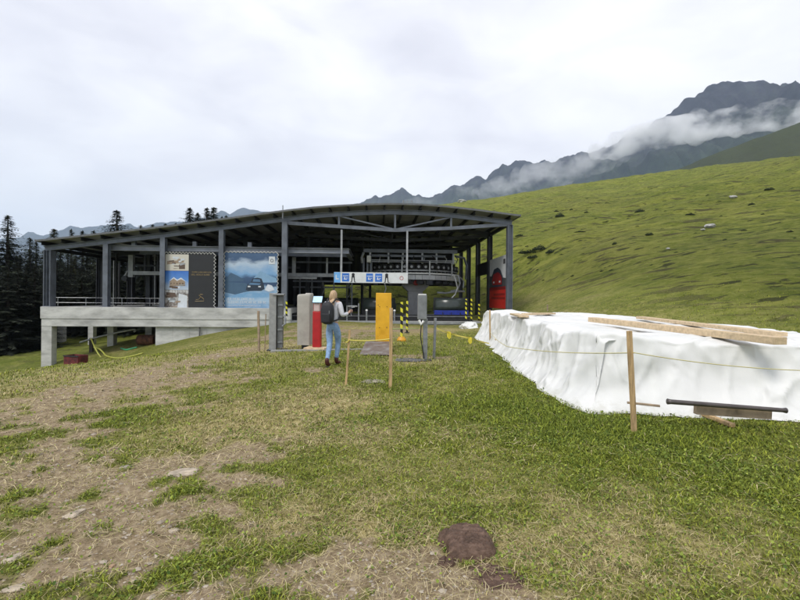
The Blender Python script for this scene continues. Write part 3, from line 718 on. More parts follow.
# ---------------------------------------------------------------- chair parking rail (left bays)
cr = empty('chair_parking_rail', W((L(131,300,4).x,4,0)), ST_RZ, 'pale grey steel chair rail running at head height behind the posters', 'conveyor rail')
base_u = L(131,300,4).x
def cl(px, py, d): p = L(px, py, d); return Vector((p.x-base_u, d-4, p.z))
def put(mb, name, m, root=cr, bevel=0): return mb.build(name, m, root, bevel=bevel)
a, b = cl(131.5,273,4), cl(336,273,4)
put(MB().bar((a.x,0,a.z),(b.x,0,a.z),.25,.26), 'rail_beam', STEELL)
a2 = cl(134,265.5,4); put(MB().bar((a2.x,0,a2.z),(cl(300,265,4).x,0,a2.z),.12,.12), 'rail_beam', STEELD)
put(MB().bar((a.x,0,a.z-.3),(a.x,0,ml.z-.1),.34,.28), 'end_post', STEELL)
put(MB().tube([(a.x-.45,0,a.z-.25),(a.x-.3,0,a.z+.1),(a.x,0,a.z+.2)], .07, 8), 'end_hook', STEELL)
put(MB().tube([(a.x-.45,-.12,a.z-.4),(a.x-.45,.12,a.z-.4)], .2, 14), 'end_wheel', STEELD)
for px in (145,158,205,240,294,327,341): 
    q = cl(px,270,4); put(MB().bar((q.x,0,a.z+.14),(q.x,0,ml.z-.1),.13 if px != 294 else .26,.13), 'hanger_post', STEELL if px > 290 else STEELD)
for i, px in enumerate((300,306,312,322,334,347,352)):
    q = cl(px,280,5.5); put(MB().bar((q.x,1.5,zp),(q.x,1.5,a.z+.1),.10,.10), 'frame_post', STEELD if i % 2 else STEEL)
for py, d_ in ((262,5.0),(281,5.5),(287,6.5),(300,7.5)):
    q1, q2 = cl(293,py,d_), cl(352,py,d_); put(MB().bar((q1.x,d_-4,q1.z),(q2.x,d_-4,q1.z),.14,.12), 'cross_rail', STEEL if py != 300 else STEELD)
q0 = a.z; put(MB().bar((cl(318,276,4).x,-.6,q0-.25),(cl(288,276,4).x,-.6,q0-.25),.1,.14), 'lower_rail', STEELL)

# ---------------------------------------------------------------- lift terminal
tc_u, tc_d = 1.35, 8.2
lt = empty('lift_terminal', W((tc_u,tc_d,0)), ST_RZ, 'grey chairlift bullwheel terminal with ring of black tyres on a central pillar', 'lift machinery')
def ring(r, w, h, z, n=48, b=None, a0=0, a1=2*math.pi):
    b = b or r; mb = MB()
    pts = [(math.cos(a0+(a1-a0)*i/n)*r, math.sin(a0+(a1-a0)*i/n)*b, z) for i in range(n+1)]
    for i in range(n): mb.bar(pts[i], pts[i+1], w, h)
    return mb
rr = 3.85
LG = M('bright_grey_paint',(.50,.51,.52),.45,.1,.15,2); ring(rr, .45, .34, 3.32).build('deck_ring', LG, lt); ring(rr+.12, .06, .12, 3.62).build('rail_ring', WHT, lt); ring(rr-.05, .16, .10, 3.86).build('upper_ring', STEELL, lt)
ring(rr-.2, .10, .10, 4.55).build('cover_ring', STEELD, lt)
tyre = None
for i in range(46):
    a = 2*math.pi*i/46; root = tyre_o = MB()
    c = Vector((math.cos(a)*rr, math.sin(a)*rr, 4.12)); dr3 = Vector((math.cos(a), math.sin(a), 0))
    if tyre is None:
        t_ = MB().tube([(-.09,0,0),(-.07,0,0),(.07,0,0),(.09,0,0)], [.19,.225,.225,.19], 16).build('tyre', BLACK, lt)
        hb = MB().tube([(-.11,0,0),(.11,0,0)], .10, 12).build('hub', STEELL, t_); tyre = t_
    else:
        t_ = tyre.copy(); COL.objects.link(t_); t_.parent = lt; hb = tyre.children[0].copy(); COL.objects.link(hb); hb.parent = t_
    t_.location = c; t_.rotation_euler = (0,0,a)
for z_, x0, x1, w in ((5.35,-3.9,3.3,.26),(4.98,-3.4,2.4,.16)):
    MB().bar((x0,-3.2,z_),(x1,-3.2,z_),w,w).build('gantry_beam', STEEL, lt)
for x_ in (-3.4,-2.0,-.9,.6,1.7,3.0):
    MB().bar((x_,-3.2,4.4),(x_,-3.2,5.35),.13,.13).build('gantry_post', STEELL, lt)
for x_ in (-3.3, -1.0, 1.1, 3.0):
    y_ = -math.sqrt(max(.1,(rr+.1)**2-x_*x_)); MB().bar((x_,y_-.08,3.3),(x_,y_-.08,4.55),.1,.1).build('stanchion', LG, lt)
for a in (20,75,130,200,250,300,340):
    a = R(a); MB().bar((0,0,3.25),(math.cos(a)*rr,math.sin(a)*rr,3.3),.2,.24).build('spoke', STEELD, lt)
w_ = ring(2.6, .18, .2, 2.95, 40); w_.build('bullwheel', STEELD, lt)
MB().tube([(0,0,2.6),(0,0,3.3)], .7, 20).build('gearbox', STEELD, lt)
# central pillar with a flared head
pu = L(415, 300, 6.0).x-tc_u; py_ = 6.0-tc_d
mb = MB().box((pu,py_,1.25),(1.15,.8,2.5)); mb.prism([Vector((pu-.6,0,2.3)),Vector((pu+.6,0,2.3)),Vector((pu+1.05,0,2.75)),Vector((pu+1.05,0,3.15)),Vector((pu-1.05,0,3.15)),Vector((pu-1.05,0,2.75))],(0,py_-.5,0),(0,py_+.5,0))
mb.build('pillar', M('pale_grey_pillar',(.27,.275,.28),.6,0,.15,1.5), lt, bevel=.02)
MB().tube([(pu+.0,py_-.9,2.95),(pu+.0,py_-.55,2.95)], .2, 14).build('motor', RED, lt)
MB().box((pu+.5,py_-.7,2.95),(.25,.25,.25)).build('junction_box', STEELD, lt, bevel=.02)
MB().tube([(pu+2.6,-3.6,2.3),(pu+3.1,-3.7,2.4),(pu+3.3,-3.7,2.9),(pu+3.2,-3.6,3.5)], .06, 8).build('guide_rail', STEELL, lt)
MB().tube([(pu+1.6,-3.4,2.2),(pu+2.2,-3.6,2.15),(pu+3.1,-3.6,2.3),(pu+3.7,-3.3,2.3)], .07, 8).build('guide_rail', STEELL, lt)
MB().tube([(-3.9,-3.2,5.2),(-4.05,-3.2,4.8),(-4.0,-3.2,4.4)], .1, 8).build('cable_duct', STEELL, lt)
MB().box((-3.5,-3.4,4.7),(.3,.3,.5)).build('junction_box', WHT, lt, bevel=.02)
rd = random.Random(12)
for i in range(16):      # drive motors and gear cases hanging under the deck ring
    a = math.pi*(1.02+.96*i/15); MB().box((math.cos(a)*(rr-.1), math.sin(a)*(rr-.1), 2.98-rd.uniform(0,.12)), (rd.uniform(.25,.5),.35,rd.uniform(.2,.42))).build('drive_unit', BLACK if i % 3 else STEELD, lt, bevel=.03)
for i in range(9):
    x_ = -3.6+i*.85; MB().tube([(x_,-3.4,4.45),(x_+.1,-3.45,4.75),(x_+rd.uniform(-.2,.3),-3.3,5.0)], .035, 6).build('cable', STEELL if i % 2 else BLACK, lt)
for x_, w_h in ((-3.9,1.4),(-3.6,1.2),(-3.35,1.4)): MB().box((x_,-3.0,4.1),(.14,.3,w_h)).build('guide_plate', STEEL, lt)
for z_ in (4.5,4.62): MB().bar((-3.3,-3.5,z_),(3.2,-3.5,z_),.05,.05).build('sensor_rail', STEELL, lt)
# outer curved end loop on the right
MB().tube([(3.3,-2.4,5.1),(4.1,-2.0,5.0),(4.35,-1.8,4.4),(4.3,-1.8,3.3)], .09, 8).build('end_loop', STEEL, lt)
MB().tube([(3.6,-3.0,3.4),(3.9,-2.9,3.1),(3.85,-2.9,2.6)], .06, 8).build('end_loop', STEELL, lt)

# ---------------------------------------------------------------- chairs
def make_chair(u, d, rz, lab, seatm):
    r = empty('lift_chair', W((u,d,zp)), ST_RZ+rz, lab, 'chairlift chair', 'chairs hanging in the lift station')
    w = 2.35
    MB().box((0,-.05,.55),(w,.50,.12)).build('seat', seatm, r, bevel=.03)
    MB().box((0,-.34,.50),(w+.02,.06,.30)).build('seat_front', seatm, r, bevel=.02)
    mb = MB(); n = 10
    pts = [(.30*math.cos(t)-.05, .72+.75*math.sin(t)) for t in np.linspace(math.pi*1.02, .25, n)]
    mb.add([(x_,y_,z_) for y_,z_ in pts for x_ in (-w/2,w/2)], [(2*i,2*i+1,2*i+3,2*i+2) for i in range(n-1)])
    o = mb.build('hood', HOOD, r, smooth=True); s = o.modifiers.new('t','SOLIDIFY'); s.thickness = .012
    MB().box((0,.24,.82),(w,.07,.5)).build('backrest', BLACK, r, bevel=.02)
    for s_ in (-1,1):
        MB().tube([(s_*w/2,-.35,.45),(s_*(w/2+.03),-.36,1.0),(s_*(w/2-.08),-.2,1.42),(s_*w/2*.8,.1,1.5)], .03, 6).build('side_frame', BLACK, r)
    MB().tube([(-w/2,.1,1.5),(w/2,.1,1.5)], .035, 6).build('top_tube', BLACK, r)
    MB().tube([(.1,.12,1.5),(.35,.15,1.75),(.5,.1,2.2),(.35,0,2.7),(.2,0,3.1)], .05, 8).build('hanger', STEELL, r)
    for x in (-.6,0,.6): MB().tube([(x,-.42,.52),(x,-.5,.2)], .025, 6).build('foot_rest', BLACK, r)
    return r
c1 = L(450.5, 305, 1.5); make_chair(c1.x, 1.5, 0, 'parked lift chair with bright blue seat under a smoked hood', BLUE).location.z = zp-.05+.1
c2 = L(379, 305, 3.2); make_chair(c2.x, 3.2, 0, 'dark lift chair behind the yellow padded panel', BLACK)
c3 = L(318, 305, 6); make_chair(c3.x, 6, R(12), 'black lift chair in shadow behind the covered post and screen', BLACK)
c4 = L(262, 300, 8); make_chair(c4.x, 8, R(5), 'black lift chair parked on the deck behind the car poster', BLACK).location.z = zdeck
c5 = L(345, 305, 10); make_chair(c5.x, 10, R(-10), 'black lift chair deep inside the station under the sign board', BLACK)

# conveyor / loading carpet housing
lc = empty('loading_conveyor', W((L(380,320,.9).x,.9,zp)), ST_RZ, 'low black loading conveyor along the station floor', 'conveyor')
wl = L(478,320,.9).x-L(298,320,.9).x
MB().box((0,0,.19),(wl,.5,.38)).build('housing', BLACK, lc, bevel=.02); MB().box((0,0,.395),(wl-.3,.3,.02)).build('belt', STEELD, lc)
MB().bar((-wl/2,-.28,.30),(wl/2,-.28,.30),.03,.03).build('side_strip', STEELL, lc)
# turnstiles
def turnstile(px, d, lab):
    p = L(px, 320, d); r = empty('turnstile', W((p.x,d,zp)), ST_RZ, lab, 'turnstile', 'turnstiles on the boarding platform')
    MB().tube([(0,0,0),(0,0,1.0)], .05, 10).build('post', GALV, r); MB().tube([(.75,0,0),(.75,0,1.15)], .05, 10).build('post', GALV, r)
    MB().box((.36,0,.95),(.62,.3,.10)).build('reader', GALV, r, bevel=.03)
    MB().tube([(.1,-.1,.85),(.3,-.2,.35)], .02, 6).build('arm', GALV, r); MB().tube([(.1,-.1,.85),(.5,-.2,.9)], .02, 6).build('arm', GALV, r)
turnstile(347, -.0, 'steel turnstile just beyond the person on the platform edge'); turnstile(323, 2.0, 'steel turnstile half hidden behind the person further inside')
for px, lab in ((366.5,'short steel bollard on the platform beside the yellow panel'),(394.5,'short steel bollard on the platform on the far side of the yellow panel')):
    p = L(px,321,-.05); r = empty('bollard', W((p.x,.1,zp)), ST_RZ, lab, 'bollard'); MB().tube([(0,0,0),(0,0,.66)], .06, 10).build('post', GALV, r); MB().tube([(0,0,.66),(0,0,.76)], [.085,.06], 10).build('cap', WHT, r)

# ---------------------------------------------------------------- striped poles
def stripe_mat():
    m, nt, b = nmat('yellow_black_stripes'); tc = N(nt,'ShaderNodeTexCoord'); sp = N(nt,'ShaderNodeSeparateXYZ'); nt.links.new(tc.outputs['Object'], sp.inputs[0])
    a = N(nt,'ShaderNodeMath',operation='MULTIPLY_ADD'); a.inputs[1].default_value = 1/.30; nt.links.new(sp.outputs['Z'],a.inputs[0]); s2 = N(nt,'ShaderNodeMath',operation='MULTIPLY'); s2.inputs[1].default_value = 2.0; nt.links.new(sp.outputs['X'], s2.inputs[0]); nt.links.new(s2.outputs[0], a.inputs[2])
    f = N(nt,'ShaderNodeMath',operation='FRACT'); nt.links.new(a.outputs[0],f.inputs[0]); g = N(nt,'ShaderNodeMath',operation='GREATER_THAN'); g.inputs[1].default_value = .5; nt.links.new(f.outputs[0], g.inputs[0])
    nt.links.new(mixc(nt, g.outputs[0], (.012,.012,.012), (.70,.66,.04)), b.inputs['Base Color']); b.inputs['Roughness'].default_value = .5; return m
STR = stripe_mat()
def striped(px, y0, y1, Y, lab, foot=False, r=.05):
    b = P(px, y1, Y); t = P(px, y0, Y); hh = t.z-b.z
    e = empty('striped_pole', b, 0, lab, 'warning pole', 'yellow and black striped warning poles')
    MB().tube([(0,0,.05 if foot else 0),(0,0,hh)], r, 10).build('pole', STR, e)
    if foot: MB().tube([(0,0,-.02),(0,0,.05),(0,0,.16)], [.17,.17,.10], 12).build('foot', YEL, e)
    else: MB().tube([(0,0,0),(0,0,.03)], .12, 12).build('foot', BLACK, e)
g_ = G(401.5,341); striped(401.5, 302, 341, g_.y, 'yellow and black striped pole with yellow foot beside the grey post', True)
striped(407, 301, 333, G(407,334).y, 'second striped pole close to the one with a yellow foot', False, .05)
striped(466, 299, 321, 27.8, 'striped pole under the edge of the blue chair', False, .06)
striped(471.3, 298, 321, 29.3, 'striped pole between two others near the blue chair', False, .06)
striped(479, 304, 321, 30, 'striped pole closest to the red banner', False, .07)
striped(286.5, 301, 316, 27.0, 'small striped pole behind the grey cabinet', False, .06)

# ================================================================ banners
def solid(name, col, rough=.5): return M(name, col, rough, 0, .08, 3, .05, .004)
def banner_frame(pxl, pxr, pyt, pyb, d, label, name='advertising_banner'):
    a = L(pxl, pyb, d); b = L(pxr, pyt, d); r = empty(name, W((a.x,d,a.z)), ST_RZ, label, 'banner'); return r, b.x-a.x, b.z-a.z
def zigzag(w, h, n, amp, root, m, sides='tbr'):
    def z_(p0, p1, nn, off):
        pts = []; p0, p1 = Vector(p0), Vector(p1)
        for i in range(nn*2+1): pts.append(p0.lerp(p1, i/(nn*2)) + Vector(off)*(1 if i % 2 else 0))
        MB().tube(pts, .022, 5).build('lacing_rope', m, root)
    y = -.03
    if 't' in sides: z_((0,y,h-.02),(w,y,h-.02), n, (0,0,amp))
    if 'b' in sides: z_((0,y,.02),(w,y,.02), n, (0,0,-amp))
    if 'r' in sides: z_((w-.02,y,0),(w-.02,y,h), n, (amp,0,0))
    if 'l' in sides: z_((.02,y,0),(.02,y,h), n, (-amp,0,0))
def flat(name, poly, root, m, k=1, ox=0, oz=0):
    """a flat printed shape, k layers proud of the sheet"""
    y = -.012-.004*k
    return MB().prism([Vector((ox+x,0,oz+z)) for x, z in poly], (0,y,0), (0,y+.003,0)).build(name, m, root)
def rect(x0, z0, x1, z1): return [(x0,z0),(x1,z0),(x1,z1),(x0,z1)]
def print_mat(name, stops, sx=1, sz=1, scale=1.5, dist=.8, axis='Z', h=1.0):
    m, nt, b = nmat(name); tc = N(nt,'ShaderNodeTexCoord'); sp = N(nt,'ShaderNodeSeparateXYZ'); nt.links.new(tc.outputs['Object'], sp.inputs[0])
    f = noisec(nt, scale, 6, stretch=(sx,1,sz)); a = N(nt,'ShaderNodeMath',operation='MULTIPLY_ADD'); a.inputs[1].default_value = dist; nt.links.new(f,a.inputs[0])
    s = N(nt,'ShaderNodeMath',operation='MULTIPLY_ADD'); s.inputs[1].default_value = 1/h; s.inputs[2].default_value = -dist/2; nt.links.new(sp.outputs['Z'], s.inputs[0]); nt.links.new(s.outputs[0], a.inputs[2])
    nt.links.new(ramp(nt, a.outputs[0], stops), b.inputs['Base Color']); b.inputs['Roughness'].default_value = .45; return m
ROPE = solid('white_rope', (.75,.75,.72))
GOLD = solid('gold_print', (.30,.22,.10)); PB = solid('print_black', (.02,.021,.024)); PW = solid('print_white', (.62,.66,.70))
def glyphs(root, x, z, w, h, m, seed, k=3, rows=1, gap=1.6):
    """rows of small letter-like strokes, too small to read in the photograph either"""
    rd = random.Random(seed); mb = MB(); y = -.012-.004*k
    for r_ in range(rows):
        cx = x
        while cx < x+w*(1 if r_ == 0 else rd.uniform(.8,1)):
            cw = h*rd.uniform(.45,.7)
            if rd.random() < .13:
                if mb.v: mb.build('word', m, root); mb = MB()
                cx += h*.5; continue
            zz = z-r_*h*gap; tt = h*.16
            mb.box((cx+tt/2,y,zz+h/2),(tt,.003,h))
            kk = rd.randint(0,3)
            if kk in (0,1): mb.box((cx+cw/2+.001,y-.0005,zz+h-tt/2),(cw-tt*.2,.003,tt))
            if kk in (0,2): mb.box((cx+cw/2+.001,y-.0005,zz+tt/2),(cw-tt*.2,.003,tt))
            if kk in (1,3): mb.box((cx+cw-tt/2,y+.0007,zz+h/2),(tt,.003,h*.96))
            if kk == 3: mb.box((cx+cw/2,y-.0008,zz+h/2),(cw*.9,.003,tt))
            cx += cw+h*.22
        if mb.v: mb.build('word', m, root); mb = MB()
# poster 1
r, w, h = banner_frame(164.5, 214.5, 254, 308.8, .12, 'dark hotel poster with three stacked photos and gold emblem laced between columns')
MB().box((w/2,0,h/2),(w,.02,h)).build('banner_sheet', PB, r); zigzag(w, h, 15, .12, r, ROPE, 'tbr')
pw_ = w*.48
flat('photo', rect(.03,h*.69,pw_,h*.985), r, print_mat('photo_interior', [(.0,(.30,.20,.13)),(.3,(.45,.42,.38)),(.5,(.20,.12,.08)),(.7,(.55,.50,.42)),(.85,(.12,.10,.09)),(1,(.6,.57,.5))], 1.2, 3, 2.2, 1.0, h=1.1))
flat('photo', rect(.03,h*.345,pw_,h*.685), r, print_mat('photo_snow', [(.0,(.55,.60,.68)),(.35,(.60,.64,.70)),(.6,(.42,.50,.62)),(.75,(.12,.28,.62)),(1,(.04,.16,.55))], 1, 1, 2.0, .3, h=h*.685))
flat('photo', rect(.03,.03,pw_,h*.34), r, print_mat('photo_room', [(.0,(.45,.42,.38)),(.25,(.12,.09,.07)),(.5,(.5,.49,.47)),(.7,(.10,.08,.07)),(1,(.55,.55,.55))], 2.5, 1, 2.6, 1.4, h=1.2))
TAN = solid('chalet_tan', (.33,.25,.18)); BRN = solid('chalet_brown', (.12,.08,.06)); SNW = solid('print_snow', (.66,.70,.76))
cx = pw_*.52; zc = h*.47
flat('chalet_print', [(cx-.45,zc-.2),(cx+.5,zc-.2),(cx+.5,zc+.08),(cx+.25,zc+.26),(cx-.05,zc+.16),(cx-.2,zc+.3),(cx-.45,zc+.08)], r, TAN, 2)
flat('chalet_print', [(cx-.55,zc+.06),(cx-.2,zc+.36),(cx+.02,zc+.2),(cx+.25,zc+.34),(cx+.6,zc+.06),(cx+.25,zc+.24),(cx,zc+.12),(cx-.2,zc+.28)], r, SNW, 3)
for k in range(5): flat('window_print', rect(cx-.4+k*.18,zc-.08,cx-.32+k*.18,zc+.0), r, BRN, 3)
flat('photo_detail', [(pw_*.55,.1),(pw_*.95,.05),(pw_*.95,h*.24),(pw_*.6,h*.28)], r, PW, 2); flat('photo_detail', [(.1,h*.2),(pw_*.5,h*.22),(pw_*.45,h*.29),(.1,h*.3)], r, BRN, 2)
flat('photo_detail', [(.15,h*.8),(pw_*.8,h*.84),(pw_*.8,h*.88),(.15,h*.86)], r, TAN, 2); flat('photo_detail', rect(pw_*.6,h*.72,pw_*.85,h*.80), r, BRN, 2)
rq = random.Random(21)
for k in range(26):
    z0 = rq.choice([rq.uniform(.06,h*.30), rq.uniform(h*.36,h*.44), rq.uniform(h*.71,h*.94)]); x0 = rq.uniform(.06,pw_-.45); ww, hh_ = rq.uniform(.12,.42), rq.uniform(.04,.16)
    flat('photo_detail', [(x0,z0),(x0+ww,z0+rq.uniform(-.03,.05)),(x0+ww,z0+hh_),(x0,z0+hh_*rq.uniform(.6,1.2))], r, rq.choice([TAN,BRN,PW,SNW,STEELL]), 4+k*.02)
glyphs(r, pw_+.18, h*.655, w*.40, .085, GOLD, 4, 2, 2, 1.9)
ex, ez = pw_+w*.22, h*.14
MB().tube([(ex-.25,-.025,ez),(ex+.3,-.025,ez+.02),(ex+.28,-.025,ez+.16),(ex-.02,-.025,ez+.40),(ex+.24,-.025,ez+.44),(ex+.05,-.025,ez+.46)], .018, 6).build('emblem', GOLD, r)
MB().tube([(ex-.2,-.025,ez+.1),(ex-.02,-.025,ez+.13),(ex+.1,-.025,ez+.30)], .014, 6).build('emblem', GOLD, r)
# poster 2
r, w, h = banner_frame(224.5, 277.5, 253, 309.2, .12, 'blue snow landscape car poster with small white crest laced between columns')
MB().box((w/2,0,h/2),(w,.02,h)).build('banner_sheet', print_mat('snow_scene', [(.0,(.06,.14,.28)),(.22,(.11,.26,.46)),(.34,(.34,.48,.64)),(.40,(.03,.07,.15)),(.58,(.05,.10,.20)),(.66,(.18,.36,.60)),(.80,(.46,.56,.68)),(.90,(.05,.10,.20)),(1,(.07,.13,.24))], .8, 1.4, .8, .42, h=h), r)
zigzag(w, h, 14, .10, r, ROPE, 'tblr')
SN1 = print_mat('snow_print', [(.0,(.10,.24,.42)),(.4,(.38,.52,.66)),(.7,(.16,.34,.56)),(1,(.42,.54,.66))], .7, 2, 1.6, .8, h=1.4)
MT = solid('mountain_print', (.06,.12,.20)); MT2 = solid('mountain_print_pale', (.22,.38,.56)); DK = solid('car_dark_print', (.02,.035,.06)); CB = solid('car_blue_print', (.10,.20,.34))
flat('mountain_print', [(0,h*.52),(w*.12,h*.64),(w*.22,h*.60),(w*.36,h*.53),(w*.36,h*.50),(0,h*.48)], r, MT, 1)
flat('mountain_print', [(w*.5,h*.5),(w*.60,h*.60),(w*.68,h*.68),(w*.74,h*.66),(w*.85,h*.60),(w*.99,h*.55),(w*.99,h*.48),(w*.5,h*.47)], r, MT2, 1)
flat('shadow_print', [(0,h*.48),(w*.4,h*.46),(w*.55,h*.34),(w*.2,h*.26),(0,h*.3)], r, MT, 2)
flat('snow_print', [(w*.02,h*.02),(w*.98,h*.02),(w*.98,h*.28),(w*.6,h*.33),(w*.35,h*.30),(w*.02,h*.20)], r, SN1, 2)
c0, cz = w*.40, h*.345
flat('car_print', [(c0,cz),(c0+w*.03,cz+h*.09),(c0+w*.09,cz+h*.13),(c0+w*.13,cz+h*.20),(c0+w*.22,cz+h*.215),(c0+w*.30,cz+h*.20),(c0+w*.34,cz+h*.11),(c0+w*.36,cz+h*.02),(c0+w*.30,cz-h*.015),(c0+w*.05,cz-h*.02)], r, DK, 3)
flat('car_print', [(c0+w*.05,cz+h*.09),(c0+w*.26,cz+h*.085),(c0+w*.29,cz+h*.115),(c0+w*.09,cz+h*.125)], r, CB, 4)
flat('car_print', [(c0+w*.13,cz+h*.145),(c0+w*.28,cz+h*.14),(c0+w*.27,cz+h*.185),(c0+w*.15,cz+h*.19)], r, CB, 4)
for xx in (.04,.24): flat('headlight_print', rect(c0+w*xx,cz+h*.045,c0+w*(xx+.05),cz+h*.07), r, PW, 4)
flat('snow_spray_print', [(c0+w*.36,cz),(c0+w*.42,cz+h*.10),(c0+w*.50,cz+h*.08),(c0+w*.55,cz+h*.0),(c0+w*.45,cz-h*.03)], r, SNW, 3)
flat('crest', rect(w*.84,h*.80,w*.955,h*.935), r, PW, 4)
MB().tube([(w*.897+.09*math.cos(t),-.032,h*.865+.09*math.sin(t)) for t in np.linspace(0,6.283,14)], .016, 5).build('crest_mark', DK, r)
glyphs(r, w*.06, h*.165, w*.50, .13, PW, 8, 4); glyphs(r, w*.06, h*.105, w*.72, .15, PW, 9, 4); glyphs(r, w*.06, h*.055, w*.62, .07, PW, 10, 4)
# side banner red/white
def side_banner():
    # hangs in the plane of the right side wall, between the first two side columns
    u = CU[-1]-.05; w0 = W((u,.25,0)); zt0, zbm = L(505,253.5).z, L(500,309).z
    r = empty('side_banner', W((u,.25,zbm)), ST_RZ+R(90), 'tall white grey and red car banner on the open side wall', 'banner')
    w, h = 4.5, zt0-zbm      # local x runs into depth
    SW = solid('banner_pale_grey', (.62,.63,.65)); SR = solid('banner_red', (.50,.018,.012)); SG_ = solid('banner_asphalt', (.06,.06,.065)); CR = solid('car_red_print', (.34,.01,.01))
    def lay(n, p, m, k): return MB().prism([Vector((x,0,z)) for x, z in p], (0,.006*k+.003,0), (0,.006*k,0)).build(n, m, r)
    MB().box((w/2,-.012,h/2),(w,.02,h)).build('banner_sheet', SW, r)
    def kb(u_): return u_
    lay('red_field', rect(0,0,w,h*.42), SR, 1); lay('road_print', [(0,h*.36),(w,h*.36),(w,h*.66),(w*.5,h*.62),(0,h*.56)], SG_, 1)
    lay('car_print', [(w*.25,h*.42),(w*.22,h*.60),(w*.35,h*.74),(w*.5,h*.80),(w*.72,h*.78),(w*.85,h*.66),(w*.88,h*.5),(w*.8,h*.42)], DK, 2)
    lay('car_print', [(w*.27,h*.46),(w*.28,h*.60),(w*.40,h*.68),(w*.5,h*.71),(w*.74,h*.68),(w*.84,h*.55),(w*.8,h*.46)], CR, 3)
    for x_ in (.34,.68): lay('headlight_print', rect(w*x_,h*.50,w*(x_+.08),h*.535), PW, 4)
    for i, zz in enumerate((.27,.20)):
        mb = MB()
        rd = random.Random(i+3); x_ = w*.12
        while x_ < w*(.85 if i else .7): ww = rd.uniform(.12,.22); MB().box((x_+ww/2,.018,h*zz),(ww,.004,.16)).build('letter', solid('banner_dark_red',(.16,.008,.008)), r); x_ += ww+.09
    lay('crest', rect(w*.10,h*.84,w*.2,h*.93), SG_, 2)
    return r
side_banner()
p = W((CU[-1]-.1,5.3,0)); 
bp = empty('black_side_panel', W((CU[-1]-.1,5.2,L(481,275,5.2+2).z)), ST_RZ+R(90), 'small black panel hanging between the inner side columns', 'panel')
MB().box((1.7,0,.45),(3.3,.05,1.0)).build('board', BLACK, bp)
# ---------------------------------------------------------------- hanging sign board
a = L(334, 282.6, -.25); b = L(408, 272.9, -.25); w, h = b.x-a.x, b.z-a.z
r = empty('hanging_sign', W((a.x,-.25,a.z)), ST_RZ, 'long pale sign board with blue pictograms hung under the roof truss', 'sign')
MB().box((w/2,.02,h/2),(w,.05,h)).build('board', solid('sign_white',(.66,.69,.70)), r, bevel=.006)
B1 = solid('sign_sky_blue',(.16,.42,.80)); B2 = solid('sign_blue',(.03,.16,.58)); SK = solid('sign_black',(.015,.015,.018)); SRD = solid('sign_red',(.5,.04,.03))
X_ = lambda q: (q-334)/74*w
flat('panel', rect(.0,.01,X_(340.3),h-.01), r, B1, 0)
flat('panel', rect(X_(342),h*.12,X_(349),h*.90), r, B2, 0); flat('panel', rect(X_(366),h*.12,X_(372.8),h*.90), r, B2, 0); flat('panel', rect(X_(375),h*.12,X_(382),h*.90), r, B2, 0)
WP = PW
for q in (342,366,375):      # simple chairlift-rule pictograms: bars and a seated figure
    x0 = X_(q); s = X_(349)-X_(342)
    flat('pictogram', rect(x0+s*.12,h*.62,x0+s*.88,h*.68), r, WP, 1)
    flat('pictogram', [(x0+s*.25,h*.30),(x0+s*.7,h*.30),(x0+s*.7,h*.36),(x0+s*.45,h*.38),(x0+s*.42,h*.55),(x0+s*.3,h*.55)], r, WP, 1)
    flat('pictogram', rect(x0+s*.55,h*.42,x0+s*.85,h*.47), r, WP, 1)
flat('pictogram', [(X_(335.6),h*.3),(X_(338.6),h*.3),(X_(338.6),h*.42),(X_(336.6),h*.42),(X_(336.6),h*.75),(X_(335.6),h*.75)], r, WP, 1)
for q in (353, 386.5):
    x0 = X_(q); 
    flat('pictogram', [(x0-.22,h*.06),(x0-.12,h*.12),(x0-.09,h*.68),(x0+.09,h*.68),(x0+.12,h*.12),(x0+.22,h*.06),(x0+.07,h*.06),(x0+.03,h*.5),(x0-.03,h*.5),(x0-.07,h*.06)], r, SK, 1)
    flat('pictogram', [(x0+.10*math.cos(t),h*.78+.10*math.sin(t)) for t in np.linspace(0,5.8,12)], r, SK, 1)
MB().tube([(X_(401.5)+.11*math.cos(t),-.014,h*.5+.11*math.sin(t)) for t in np.linspace(0,6.283,14)], .014, 5).build('round_mark', SRD, r)
for q, pt in ((341,230),(407,231)):
    zt = L(q, pt, -.05).z-a.z; x0 = X_(q); MB().bar((x0,.10,.1),(x0,.10,zt),.12,.06).build('hanger_pole', STEELL, r)

# ================================================================ things on the meadow in front
def stake(px, ytop, ybot, lab, w=.045, name='wooden_stake', m=WOOD, topdx=0, group=None, knot=False, Y=None):
    b = G(px, ybot) if Y is None else P(px, ybot, Y); t = P(px+topdx, ytop, b.y)
    r = empty(name, b, random.uniform(-.3,.3), lab, 'stake', group); hh = t.z-b.z
    R3 = r.rotation_euler.to_matrix().inverted(); off = R3 @ Vector((t.x-b.x, 0, 0))
    mb = MB(); n = 8; 
    for i in range(n):
        q0, q1 = i/n, (i+1)/n; f = lambda q: Vector((off.x*q+.004*math.sin(q*5), off.y*q, -.15+(hh+.15)*q))
        mb.bar(f(q0), f(q1)+Vector((0,0,.001)), w, w*.75, up=(0,1,0))
    mb.build('shaft', m, r, bevel=.003)
    if knot: MB().tube([off*.62+Vector((.03*math.cos(t_),.027*math.sin(t_),hh*.62)) for t_ in np.linspace(0,6.283,12)], .008, 5).build('tape_knot', YELT, r)
    return r, t
s632, t632 = stake(634.5,331,433,'tall squared wooden stake standing in the grass before the white tarp', .055, topdx=-5, knot=False)
s390, t390 = stake(390,308,388,'upright wooden stake with pale chipped top just in front of the yellow panel', .055, topdx=1.5)
s346, t346 = stake(345,330,385,'leaning thin wooden stake on the grass behind the flat slab', .035, topdx=5)
s259, t259 = stake(259,311,352,'weathered wooden stake at the track edge beside the grey cabinet', .06, topdx=-.5, m=WOODG)
